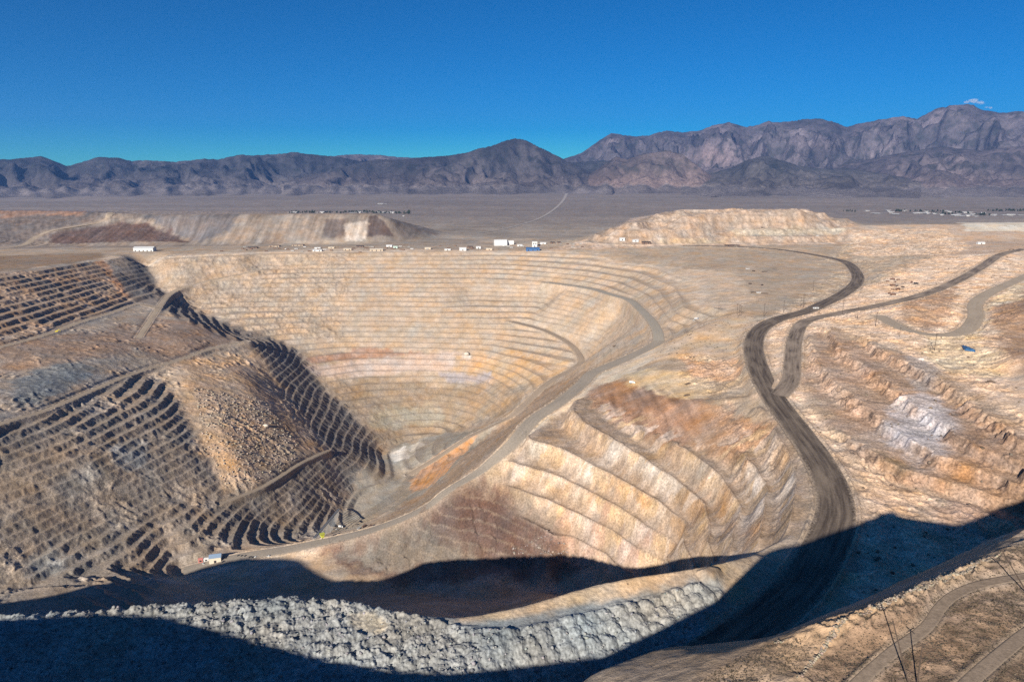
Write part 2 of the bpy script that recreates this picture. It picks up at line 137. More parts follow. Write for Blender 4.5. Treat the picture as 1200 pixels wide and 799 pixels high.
# ground colours: name, albedo, edge softness, strength, outline (x, y)
ZONES = [
    ('pitwall', (0.4348, 0.3301, 0.2355), 8, 1, [(-1247.0, 2101.6), (-592.1, 2391.4), (173.6, 2336.1), (582.8, 1795.3), (520.9, 1424.9), (353.9, 1311.7), (246.5, 1163.7), (0.0, 887.6), (-241.3, 874.8), (-501.0, 796.6), (-615.7, 729.4), (-347.6, 329.4), (-1421.9, 1534.3)]),
    ('buttress', (0.3046, 0.2439, 0.1868), 12, 1, [(-1421.9, 1534.3), (-1288.5, 1720.9), (-1251.5, 1897.3), (-1203.4, 2025.8), (-1047.4, 1871.0), (-933.4, 1778.9), (-834.0, 1716.1), (-648.4, 1623.9), (-589.5, 1576.5), (-497.9, 1495.7), (-381.5, 1333.9), (-330.2, 1267.9), (-323.6, 1176.5), (-333.2, 1054.5), (-484.8, 872.3), (-342.7, 323.8)]),
    ('flatleft', (0.2196, 0.1523, 0.0967), 10, 1, [(-1890.9, 2058.6), (-1529.2, 2053.2), (-1303.4, 2190.2), (-1213.0, 2042.6), (-1265.1, 1780.2), (-1270.0, 1695.2), (-1364.7, 1470.4)]),
    ('leftbench', (0.3713, 0.246, 0.1582), 8, 0.8, [(-1354.6, 1459.1), (-1263.4, 1685.9), (-1192.1, 2005.7), (-1052.9, 1860.1), (-1007.7, 1815.2), (-1001.7, 1546.1), (-1001.4, 1302.6), (-1060.5, 1107.0)]),
    ('leftbenchorange', (0.464, 0.248, 0.1312), 6, 0.9, [(-1197.9, 1972.9), (-1189.0, 2008.8), (-1125.5, 1965.8), (-1037.3, 1851.5), (-1042.2, 1818.1), (-1123.5, 1910.0)]),
    ('nose', (0.2077, 0.1733, 0.1443), 6, 1, [(-1188.5, 2154.6), (-1038.1, 2015.7), (-908.7, 1915.3), (-808.6, 1872.6), (-623.8, 1820.0), (-515.4, 1696.1), (-400.0, 1581.6), (-290.4, 1463.4), (-329.1, 1262.8), (-415.8, 1379.8), (-537.8, 1545.4), (-617.3, 1602.6), (-841.5, 1732.1), (-1004.0, 1808.0), (-1193.4, 2016.8)]),
    ('terrace', (0.2266, 0.1534, 0.1068), 8, 0.9, [(-924.8, 1676.5), (-823.5, 1693.4), (-770.0, 1778.9), (-657.3, 1631.6), (-684.8, 1582.7), (-740.5, 1401.8), (-822.9, 1443.7)]),
    ('terrace2', (0.2483, 0.1648, 0.1114), 8, 0.8, [(-1019.5, 1328.6), (-955.7, 1440.5), (-916.8, 1602.7), (-842.1, 1515.9), (-803.9, 1390.5), (-861.7, 1236.4), (-903.5, 1163.1)]),
    ('greyrock', (0.163, 0.1717, 0.1699), 6, 0.85, [(-854.5, 1114.6), (-881.3, 1218.7), (-839.8, 1277.8), (-796.7, 1279.8), (-786.9, 1188.9), (-776.2, 1080.0), (-782.4, 1029.1)]),
    ('greyrock2', (0.297, 0.2911, 0.2735), 5, 0.8, [(-644.6, 1029.0), (-636.8, 1069.6), (-607.8, 1070.0), (-588.1, 1022.4), (-601.8, 993.1), (-625.0, 995.6)]),
    ('greyrock3', (0.2894, 0.2911, 0.2735), 5, 0.7, [(-625.4, 799.9), (-618.6, 830.5), (-593.3, 820.0), (-582.4, 786.8), (-608.2, 778.1)]),
    ('scar', (0.4455, 0.3042, 0.1898), 8, 1, [(-729.5, 1361.1), (-684.6, 1523.3), (-615.1, 1595.9), (-565.1, 1548.0), (-399.8, 1320.5), (-419.2, 1205.4), (-447.6, 1107.8), (-482.2, 1055.4), (-551.0, 1127.5), (-642.9, 1243.3)]),
    ('dirtcrest', (0.3473, 0.2507, 0.1689), 4, 0.9, [(-635.5, 1632.5), (-611.7, 1621.1), (-515.2, 1491.6), (-384.2, 1311.7), (-347.0, 1277.9), (-367.2, 1275.4), (-505.7, 1433.5), (-599.7, 1549.9)]),
    ('redband', (0.3368, 0.1793, 0.1175), 6, 0.7, [(-562.9, 1751.1), (-423.3, 1834.8), (-280.7, 1822.6), (-232.2, 1807.3), (-392.1, 1792.4), (-516.9, 1743.5)]),
    ('pinkwhite', (0.5259, 0.3985, 0.3188), 6, 0.9, [(-540.5, 1710.5), (-414.2, 1787.7), (-186.3, 1814.6), (-22.6, 1755.1), (-90.3, 1749.5), (-293.4, 1745.5), (-463.2, 1703.2), (-499.2, 1691.4)]),
    ('orangeband', (0.5048, 0.322, 0.1719), 8, 0.7, [(-149.6, 1790.3), (0.0, 1765.4), (107.0, 1661.0), (154.4, 1666.5), (88.7, 1517.5), (0.0, 1586.8), (-88.0, 1696.9), (-157.5, 1739.8)]),
    ('lowwall', (0.3126, 0.228, 0.1508), 8, 0.9, [(-491.2, 1660.1), (-357.7, 1726.2), (-87.9, 1693.7), (44.5, 1558.4), (0.0, 1478.1), (-98.1, 1550.8), (-296.4, 1487.0), (-393.8, 1581.4)]),
    ('lowgrey', (0.3621, 0.3141, 0.2322), 8, 0.8, [(-337.7, 1611.1), (-216.4, 1656.0), (-158.1, 1604.4), (-249.3, 1575.1), (-344.1, 1534.6)]),
    ('lavender', (0.3795, 0.322, 0.3109), 5, 0.8, [(-191.2, 1738.5), (-55.3, 1711.8), (-47.8, 1676.7), (-166.7, 1713.5)]),
    ('whiteblock', (0.6274, 0.5583, 0.4746), 3, 0.9, [(-132.0, 1803.2), (-111.0, 1800.7), (-110.0, 1782.4), (-130.9, 1785.3)]),
    ('floor', (0.297, 0.2549, 0.2007), 6, 1, [(-295.2, 1468.7), (-252.1, 1520.8), (-163.6, 1546.7), (0.0, 1412.6), (-62.4, 1342.6), (-154.0, 1137.7), (-253.3, 1162.2), (-241.5, 936.6), (-311.4, 1055.0), (-324.2, 1226.8)]),
    ('floorwhite', (0.581, 0.5154, 0.4405), 3, 0.9, [(-288.7, 1464.5), (-249.0, 1499.2), (-229.7, 1435.4), (-262.4, 1422.9)]),
    ('floorwhite2', (0.5421, 0.4947, 0.4264), 3, 0.8, [(-246.1, 1493.7), (-221.6, 1519.0), (-197.6, 1489.0), (-224.7, 1454.8)]),
    ('floorplant', (0.4159, 0.3548, 0.2628), 4, 0.7, [(-316.7, 1135.9), (-302.6, 1181.3), (-267.9, 1155.3), (-220.5, 903.4), (-290.4, 1058.7)]),
    ('divider', (0.3286, 0.228, 0.1508), 6, 1, [(-64.4, 1388.0), (77.9, 1497.8), (168.6, 1420.0), (146.6, 1133.0), (28.2, 974.5), (-43.7, 881.2), (-89.1, 879.6), (-137.0, 916.5), (-198.1, 904.8), (-208.8, 1183.7), (-130.1, 1209.9)]),
    ('fan', (0.5259, 0.2836, 0.1408), 5, 1, [(-209.5, 1320.2), (-185.9, 1392.2), (-112.7, 1416.5), (-71.4, 1421.4), (-95.4, 1379.3), (-124.9, 1242.5), (-163.0, 1208.0), (-198.2, 1266.3)]),
    ('bank', (0.581, 0.4645, 0.3348), 4, 0.9, [(286.9, 1280.9), (216.1, 1199.6), (145.0, 1120.3), (125.0, 1068.4), (40.1, 951.8), (7.2, 897.6), (18.9, 888.2), (75.8, 963.0), (140.0, 1015.2), (208.2, 1061.4), (282.1, 1129.3)]),
    ('saddle', (0.474, 0.3382, 0.2193), 8, 0.9, [(353.9, 1311.7), (448.4, 1312.1), (457.0, 1242.8), (369.6, 1070.2), (312.2, 886.7), (283.9, 912.2), (268.6, 1043.8), (221.8, 1075.9), (253.2, 1161.1)]),
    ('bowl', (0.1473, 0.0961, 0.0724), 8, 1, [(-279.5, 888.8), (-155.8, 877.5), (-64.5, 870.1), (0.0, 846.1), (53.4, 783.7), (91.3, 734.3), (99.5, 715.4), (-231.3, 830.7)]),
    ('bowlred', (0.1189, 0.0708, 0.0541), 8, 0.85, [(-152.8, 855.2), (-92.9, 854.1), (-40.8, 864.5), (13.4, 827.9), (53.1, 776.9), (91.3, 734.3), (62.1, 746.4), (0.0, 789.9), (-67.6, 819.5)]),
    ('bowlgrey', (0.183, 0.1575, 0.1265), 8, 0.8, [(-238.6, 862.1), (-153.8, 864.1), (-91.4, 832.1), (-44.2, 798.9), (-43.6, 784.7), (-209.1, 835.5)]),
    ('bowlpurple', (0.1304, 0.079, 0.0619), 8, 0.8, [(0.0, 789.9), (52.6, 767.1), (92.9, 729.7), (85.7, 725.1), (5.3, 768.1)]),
    ('wall', (0.5048, 0.3548, 0.2322), 6, 1, [(-17.5, 870.5), (23.8, 899.4), (76.4, 971.6), (125.5, 960.4), (178.2, 847.3), (222.1, 727.2), (275.9, 697.3), (259.6, 551.8), (211.9, 460.8), (163.2, 421.0), (161.8, 613.0), (95.0, 719.6), (62.9, 765.4), (11.2, 829.1)]),
    ('wallorange', (0.4944, 0.2691, 0.1007), 5, 0.8, [(36.0, 907.4), (64.1, 879.9), (81.6, 853.6), (73.1, 844.0), (46.1, 866.4), (25.9, 889.0)]),
    ('wallorange2', (0.4541, 0.2619, 0.1265), 6, 0.8, [(167.9, 682.9), (186.4, 688.8), (211.6, 685.6), (222.2, 606.5), (209.6, 509.4), (195.7, 506.7), (205.7, 602.5), (187.0, 620.2), (171.2, 620.4)]),
    ('wallorange3', (0.4842, 0.3063, 0.1611), 6, 0.7, [(100.4, 840.5), (145.5, 778.0), (184.5, 679.7), (161.9, 699.3), (123.7, 764.6), (87.9, 822.7)]),
    ('wallwhite', (0.6393, 0.5474, 0.4598), 6, 0.9, [(226.3, 625.1), (248.3, 640.1), (258.5, 593.7), (243.4, 532.3), (223.7, 504.7), (212.4, 544.6), (211.6, 609.5)]),
    ('wallwhite2', (0.6274, 0.5366, 0.4264), 5, 0.8, [(29.3, 882.7), (97.9, 814.6), (96.7, 800.6), (45.3, 845.7), (20.9, 873.2)]),
    ('wallwhite3', (0.6039, 0.5154, 0.4217), 5, 0.7, [(125.9, 825.1), (164.5, 771.1), (190.4, 708.2), (180.4, 703.1), (143.8, 766.5), (120.0, 803.4)]),
    ('wallpink', (0.4348, 0.2763, 0.2068), 8, 0.8, [(43.6, 802.0), (102.6, 752.3), (158.7, 677.0), (133.6, 687.4), (90.6, 725.7), (57.6, 762.9)]),
    ('brownslope', (0.297, 0.1737, 0.1007), 8, 0.95, [(130.6, 1057.8), (206.7, 997.8), (245.2, 846.5), (282.5, 686.5), (252.7, 653.4), (204.9, 725.0), (157.1, 818.5), (110.5, 936.5)]),
    ('brownpurple', (0.2261, 0.1373, 0.0928), 7, 0.8, [(129.5, 993.2), (205.8, 930.9), (233.5, 809.6), (200.6, 755.6), (154.4, 834.9), (120.8, 921.4)]),
    ('pad', (0.4944, 0.3548, 0.213), 5, 1, [(174.4, 1052.6), (213.6, 1033.7), (250.7, 969.5), (271.3, 900.4), (250.6, 842.2), (223.1, 854.0), (198.7, 943.4), (172.6, 983.9)]),
    ('orangerock', (0.3884, 0.228, 0.1359), 4, 0.7, [(266.4, 1045.5), (295.6, 997.8), (335.0, 994.2), (316.7, 900.4), (297.5, 889.2), (258.0, 949.2)]),
    ('right', (0.5367, 0.3807, 0.2593), 12, 1, [(424.0, 1191.3), (755.2, 1503.2), (1168.3, 1882.4), (1847.4, 2169.7), (100.2, 105.3), (236.7, 427.6), (270.4, 551.2), (317.1, 812.8)]),
    ('cutbench', (0.4541, 0.2911, 0.2007), 8, 0.8, [(483.5, 1059.2), (491.3, 849.0), (470.2, 693.8), (453.1, 570.4), (446.9, 481.8), (100.2, 105.3), (363.5, 538.2), (322.9, 605.4), (379.0, 856.1)]),
    ('lavwhite', (0.5476, 0.4947, 0.4896), 7, 0.95, [(405.1, 694.9), (451.6, 722.7), (460.4, 692.0), (430.5, 603.4), (386.0, 560.3), (363.5, 579.1), (362.2, 628.4)]),
    ('lavwhite2', (0.4842, 0.4075, 0.3596), 5, 0.8, [(488.5, 820.5), (543.0, 872.2), (491.9, 756.8), (454.7, 720.1), (467.8, 777.1)]),
    ('brownface', (0.3451, 0.1909, 0.1007), 8, 0.85, [(450.3, 654.4), (450.0, 566.0), (446.9, 481.8), (104.6, 110.6), (407.8, 499.2), (373.6, 550.4)]),
    ('slopea', (0.3451, 0.2152, 0.1312), 5, 0.9, [(635.2, 1118.7), (775.9, 1311.2), (853.1, 1363.9), (904.9, 1387.0), (812.4, 1237.0), (675.6, 1046.1), (619.1, 990.9)]),
    ('slopeb', (0.297, 0.185, 0.1132), 6, 0.9, [(857.3, 1218.8), (961.7, 1276.1), (1169.0, 1352.9), (579.7, 645.0), (572.7, 750.7), (663.0, 918.1)]),
    ('padpale', (0.5153, 0.3895, 0.2523), 6, 0.9, [(605.5, 968.0), (675.0, 980.3), (810.0, 1165.5), (1097.5, 1462.8), (886.9, 1173.3), (817.3, 1155.1), (661.8, 942.2), (562.9, 749.6), (506.8, 752.8), (520.2, 842.7)]),
    ('olive', (0.2196, 0.1575, 0.0817), 5, 0.8, [(344.2, 624.5), (351.6, 615.2), (355.8, 575.6), (348.7, 570.2), (339.4, 593.7)]),
    ('dumpright', (0.4159, 0.3063, 0.2225), 10, 1, [(115.8, 2337.6), (277.3, 2497.7), (790.0, 4604.9), (1423.0, 5823.9), (2505.4, 5894.0), (1248.1, 2513.8), (1160.7, 2348.1), (716.9, 2318.3), (343.1, 2309.8)]),
    ('dumpwhite', (0.474, 0.3895, 0.2881), 6, 0.9, [(775.5, 2473.1), (916.1, 2484.5), (1231.4, 2504.2), (1169.3, 2467.0), (893.4, 2415.4), (784.6, 2429.5)]),
    ('dumpsand', (0.4842, 0.3719, 0.2193), 5, 0.4, [(499.5, 2379.8), (744.0, 2412.3), (733.6, 2374.6), (509.1, 2352.5)]),
    ('mesa', (0.4252, 0.3063, 0.213), 8, 0.9, [(1247.5, 2539.2), (1849.6, 2511.2), (2124.3, 2508.1), (1529.4, 1785.7), (1168.3, 1882.4), (1022.4, 2059.1)]),
    ('mesatop', (0.5586, 0.4845, 0.3768), 6, 0.9, [(2624.0, 4112.0), (3520.3, 4158.0), (1957.3, 2304.1), (1540.1, 2361.1)]),
    ('dumpleft', (0.2132, 0.1682, 0.1312), 10, 1, [(-5203.8, 5755.4), (-4219.3, 5755.4), (-1051.8, 5375.7), (-309.1, 2951.0), (-423.5, 2637.8), (-925.9, 2495.9), (-1703.4, 2292.6), (-2011.7, 2194.0)]),
    ('dumpgrey', (0.1304, 0.1058, 0.0909), 12, 0.9, [(-5203.8, 5755.4), (-4219.3, 5755.4), (-3436.3, 5623.1), (-2958.3, 5375.7), (-1552.4, 2634.7), (-1728.4, 2410.6), (-2086.6, 2278.3)]),
    ('dumpgrey2', (0.1167, 0.1037, 0.1007), 8, 0.9, [(-1489.0, 2703.3), (-1248.6, 2648.8), (-1056.4, 2697.9), (-1048.4, 2582.0), (-1132.7, 2512.0), (-1218.4, 2566.0), (-1318.2, 2616.2)]),
    ('dumpbrown', (0.3126, 0.1793, 0.1132), 6, 0.7, [(-4123.5, 5623.1), (-3397.7, 5559.2), (-1707.0, 2789.2), (-1917.3, 2797.2), (-2011.6, 2736.0)]),
    ('dumppurple', (0.0879, 0.0566, 0.0465), 6, 0.95, [(-1685.1, 2522.5), (-1595.5, 2595.7), (-1485.9, 2631.4), (-1388.3, 2630.1), (-1278.7, 2597.3), (-1177.6, 2521.6), (-1631.0, 2442.9)]),
    ('dumptri', (0.0703, 0.0483, 0.0428), 4, 0.85, [(-557.1, 2708.1), (-529.7, 2721.5), (-458.6, 2657.6), (-547.3, 2611.0)]),
    ('dumptri2', (0.0997, 0.0755, 0.065), 5, 0.8, [(-714.4, 2672.6), (-632.3, 2687.3), (-623.5, 2593.4), (-709.5, 2579.9)]),
    ('dumppale', (0.4842, 0.4075, 0.3348), 6, 0.7, [(-636.5, 2659.1), (-560.1, 2687.0), (-549.7, 2588.3), (-617.8, 2565.0)]),
    ('platform', (0.2261, 0.2248, 0.2099), 4, 1, [(-690.9, 637.9), (-573.7, 674.6), (-450.4, 708.3), (-293.3, 771.7), (-209.6, 743.8), (-117.2, 552.7), (-26.7, 341.8), (0.0, 346.6), (62.0, 367.7), (125.9, 392.6), (136.8, 391.8), (138.1, 377.5), (104.4, 332.4), (69.1, 296.7), (-81.1, 275.7), (-306.9, 274.6)]),
    ('platformtan', (0.3707, 0.3063, 0.213), 2, 0.7, [(-93.0, 341.7), (-78.1, 344.7), (-70.1, 332.5), (-74.4, 325.7), (-89.9, 332.3)]),
    ('strip', (0.4444, 0.322, 0.2068), 2, 1, [(-51.7, 608.2), (0.0, 646.2), (98.1, 701.1), (171.1, 585.9), (181.0, 522.1), (138.2, 396.5), (124.9, 393.0), (61.7, 365.6), (19.7, 348.2), (0.0, 340.2), (-21.1, 337.6)]),
    ('mound', (0.2132, 0.1628, 0.1175), 1.5, 1, [(119.3, 390.8), (126.8, 396.2), (134.3, 396.7), (132.5, 390.4), (128.3, 385.2), (122.0, 386.3)]),
    ('roadbank', (0.3974, 0.2836, 0.1832), 4, 0.8, [(182.1, 514.8), (206.4, 462.4), (208.8, 438.8), (177.0, 388.5), (139.1, 363.8), (132.3, 376.2)]),
    ('hill', (0.2261, 0.1628, 0.1153), 1.2, 1, [(22.1, 79.6), (25.2, 80.7), (28.2, 82.3), (31.8, 84.2), (37.2, 86.6), (41.0, 85.3), (44.1, 85.9), (48.2, 86.2), (50.7, 86.1), (54.2, 87.3), (58.2, 89.8), (62.9, 92.4), (67.4, 94.5), (75.1, 98.5), (80.7, 101.6), (86.7, 105.0), (117.8, 122.3), (74.5, 71.8), (41.7, 70.8), (22.3, 75.7)]),
    ('hillrock', (0.3451, 0.248, 0.1559), 0.6, 0.85, [(37.2, 86.6), (41.0, 85.3), (44.1, 85.9), (48.2, 86.2), (50.7, 86.1), (54.2, 87.3), (58.2, 89.8), (62.9, 92.4), (67.4, 94.5), (75.1, 98.5), (80.7, 101.6), (86.7, 105.0), (117.8, 122.3), (86.9, 105.0), (72.6, 98.4), (63.2, 94.0), (56.1, 90.3), (49.3, 86.6), (44.6, 82.8), (40.1, 79.0), (38.2, 77.1), (37.0, 77.5), (41.8, 81.7), (46.4, 86.0), (43.5, 85.9), (38.1, 85.1)]),
    ('hillpale', (0.3707, 0.2691, 0.1775), 1.0, 0.7, [(25.4, 79.1), (31.6, 83.7), (37.1, 85.8), (44.0, 86.8), (47.3, 86.2), (42.1, 81.6), (36.3, 76.6)]),
]
# benched walls: name, bench height, face angle, outline
BENCHES = [
    ('main', 10.4, 35, [(-1213.0, 2042.6), (-840.2, 2259.0), (-288.4, 2327.6), (170.5, 2293.3), (427.8, 2154.2), (574.6, 1769.0), (519.3, 1425.6), (351.1, 1301.0), (209.2, 1204.2), (112.9, 1086.2), (0.0, 902.9), (-88.9, 877.1), (-193.9, 884.0), (-234.7, 872.7), (-271.1, 917.1), (-332.2, 1254.9), (-384.7, 1326.6), (-502.6, 1480.7), (-594.2, 1567.3), (-621.4, 1591.6), (-647.1, 1604.0), (-823.7, 1680.3), (-924.9, 1748.5), (-998.5, 1788.8), (-1055.0, 1855.4)]),
    ('left', 8.6, 45, [(-1203.4, 2025.8), (-1055.9, 1853.0), (-995.0, 1778.1), (-920.6, 1739.8), (-820.5, 1673.2), (-645.8, 1600.0), (-621.7, 1586.6), (-594.1, 1561.3), (-501.8, 1472.3), (-384.9, 1320.8), (-332.8, 1250.6), (-270.5, 910.5), (-331.8, 889.0), (-479.8, 861.6), (-340.2, 321.1), (-1421.9, 1534.3), (-1278.4, 1707.0)]),
    ('bowl', 24.2, 62, [(-17.5, 868.0), (14.3, 895.7), (76.4, 971.6), (127.3, 1007.1), (186.6, 892.5), (229.2, 792.5), (294.1, 735.6), (266.7, 551.1), (208.2, 452.1), (180.5, 520.4), (99.5, 715.4), (41.8, 758.3), (0.0, 819.9)]),
    ('dump', 22, 36, [(130.0, 2332.8), (273.7, 2463.3), (755.2, 4399.5), (639.8, 2617.3), (2426.1, 5755.4), (1237.3, 2516.9), (1148.3, 2383.3), (724.5, 2343.6), (347.2, 2338.7)]),
    ('lowbowl', 11, 40, [(-189.6, 859.2), (-116.8, 856.0), (-46.5, 862.8), (0.0, 837.2), (42.8, 783.0), (81.7, 738.2), (90.4, 722.8), (-43.7, 787.0), (-185.7, 835.3)]),
    ('cut', 10.4, 62, [(460.6, 1054.7), (510.9, 1070.5), (503.3, 892.2), (510.0, 798.8), (488.3, 694.6), (468.2, 592.1), (453.2, 481.6), (99.9, 103.1), (382.4, 512.0), (328.7, 541.3), (313.5, 602.7), (343.4, 761.7)]),
]
# broken rock: name, amount, outline
ROUGH = [
    ('farwall', 0.08, [(-1213.0, 2042.6), (-571.0, 2303.4), (170.5, 2293.3), (574.6, 1769.0), (519.3, 1425.6), (351.1, 1301.0), (209.2, 1204.2), (0.0, 902.9), (-292.8, 1466.1), (-466.0, 1625.9), (-704.4, 1779.4), (-1056.3, 1911.2)]),
    ('farwallleft', 0.38, [(-1180.9, 2159.6), (-834.8, 2243.1), (-512.6, 2296.9), (-474.7, 1856.0), (-702.7, 1837.0), (-991.0, 1969.4)]),
    ('lowwall', 0.18, [(-499.2, 1691.4), (-88.8, 1714.8), (44.5, 1558.4), (0.0, 1478.1), (-102.4, 1554.4), (-296.4, 1487.0), (-393.8, 1581.4)]),
    ('buttress', 0.26, [(-1086.2, 1137.3), (-1019.5, 1328.6), (-972.9, 1498.4), (-913.5, 1654.5), (-648.4, 1623.9), (-497.9, 1495.7), (-330.2, 1267.9), (-333.2, 1054.5), (-484.8, 872.3), (-342.7, 323.8)]),
    ('leftbench', 0.22, [(-1354.6, 1459.1), (-1263.4, 1685.9), (-1192.1, 2005.7), (-1007.7, 1815.2), (-1001.4, 1302.6), (-1060.5, 1107.0)]),
    ('nose', 0.25, [(-1188.5, 2154.6), (-908.7, 1915.3), (-623.8, 1820.0), (-290.4, 1463.4), (-329.1, 1262.8), (-537.8, 1545.4), (-841.5, 1732.1), (-1193.4, 2016.8)]),
    ('bowl', 0.22, [(-268.4, 884.6), (-64.5, 870.1), (23.8, 899.4), (127.3, 1007.1), (215.7, 738.8), (275.9, 697.3), (259.6, 551.8), (211.9, 460.8), (180.5, 520.4), (-231.3, 830.7)]),
    ('orangerock', 0.7, [(270.8, 1064.3), (344.8, 994.4), (308.5, 865.2), (254.9, 812.7), (239.2, 691.0), (254.6, 573.9), (275.9, 697.3), (246.0, 949.6)]),
    ('cut', 1.2, [(488.2, 1111.5), (508.6, 881.1), (493.4, 702.4), (468.0, 499.0), (99.9, 103.1), (312.1, 583.2), (379.0, 856.1)]),
    ('cliffs', 1.0, [(1213.4, 2465.5), (1517.7, 2420.1), (1346.3, 2014.4), (915.0, 1665.4), (1022.4, 2059.1), (857.9, 1914.2)]),
    ('dumpr', 0.45, [(144.2, 2328.4), (772.4, 4501.0), (1406.4, 5755.4), (2454.6, 5823.9), (1237.3, 2516.9), (1139.9, 2365.0), (716.9, 2318.3)]),
    ('dumpl', 0.4, [(-5085.7, 5623.1), (-3397.7, 5559.2), (-2895.4, 5259.9), (-1299.4, 2653.2), (-1167.7, 2520.4), (-1619.7, 2424.9), (-2054.1, 2241.5)]),
    ('rightflat', 0.55, [(435.7, 1181.8), (1022.4, 2059.1), (1323.2, 1776.6), (86.0, 104.0), (242.2, 438.9)]),
]
# slopes without benches
SMOOTH = [
    ('scar', [(-720.7, 1360.7), (-686.3, 1527.6), (-616.2, 1599.3), (-583.7, 1570.3), (-397.7, 1325.2), (-381.7, 1328.1), (-413.7, 1212.7), (-444.1, 1096.8), (-480.9, 1051.8), (-549.3, 1123.3), (-642.9, 1243.3)]),
    ('terr', [(-948.8, 1723.1), (-823.5, 1693.4), (-645.7, 1605.5), (-688.0, 1531.8), (-740.3, 1348.4), (-751.5, 1260.4), (-751.6, 1153.7), (-770.1, 974.1), (-830.1, 839.4), (-1074.2, 1123.0), (-991.5, 1288.6), (-989.5, 1525.7)]),
    ('brown', [(130.6, 1057.8), (178.4, 1060.7), (250.7, 969.5), (269.4, 901.9), (286.2, 696.5), (255.3, 661.2), (206.8, 733.1), (158.9, 829.2), (111.2, 942.9)]),
]
PILE_AREA = [
    (-357.4, 329.7),
    (-570.2, 670.0),
    (-221.4, 347.9),
    (-291.4, 766.4),
    (-205.5, 728.9),
    (-73.8, 347.8),
    (-26.1, 332.8),
    (0.0, 330.7),
    (60.7, 358.2),
    (119.0, 383.1),
    (130.9, 380.8),
    (132.3, 376.2),
    (98.8, 328.8),
    (69.1, 296.7),
    (-81.1, 275.7),
    (-306.9, 274.6),
]
SCAR_AREA = [
    (-636.4, 1304.9),
    (-588.2, 1328.2),
    (-521.4, 1376.0),
    (-425.6, 1282.7),
    (-411.8, 1206.1),
    (-447.6, 1107.8),
    (-481.0, 1063.2),
    (-536.5, 1119.3),
]
RILL_AREA = [
    (-188.3, 850.3),
    (-116.4, 852.4),
    (-63.9, 858.4),
    (0.0, 832.9),
    (41.8, 758.3),
    (0.0, 770.2),
    (-185.1, 832.2),
]
# power poles: foot (x, y, z), height
POLES = [
    (431.3, 1291.5, -263.9, 21.6),
    (430.9, 1277.1, -262.6, 21.4),
    (433.1, 1275.0, -262.2, 19.7),
    (466.9, 1248.4, -258.3, 24.1),
    (516.4, 1282.8, -257.2, 23.1),
    (568.7, 1319.5, -256.1, 28.7),
    (567.7, 1329.2, -256.2, 19.6),
    (667.6, 1507.1, -254.9, 23.9),
    (586.9, 1196.9, -244.6, 25.4),
    (576.7, 1123.4, -237.6, 21.0),
    (567.6, 1047.1, -233.0, 23.1),
    (561.0, 967.8, -229.9, 14.6),
    (556.5, 876.2, -227.2, 23.1),
    (551.3, 876.8, -227.4, 7.0),
    (371.9, 737.8, -252.1, 10.1),
    (368.8, 720.9, -252.3, 15.9),
    (19.6, 905.5, -363.1, 13.4),
    (-241.4, 869.4, -515.1, 15.3),
    (-261.2, 885.6, -515.9, 11.5),
    (-291.5, 868.0, -526.3, 10.7),
    (-549.9, 752.7, -499.4, 17.8),
    (-558.3, 752.6, -499.3, 13.1),
    (419.1, 1368.9, -270.9, 14.1),
    (762.8, 1486.6, -248.6, 13.2),
]
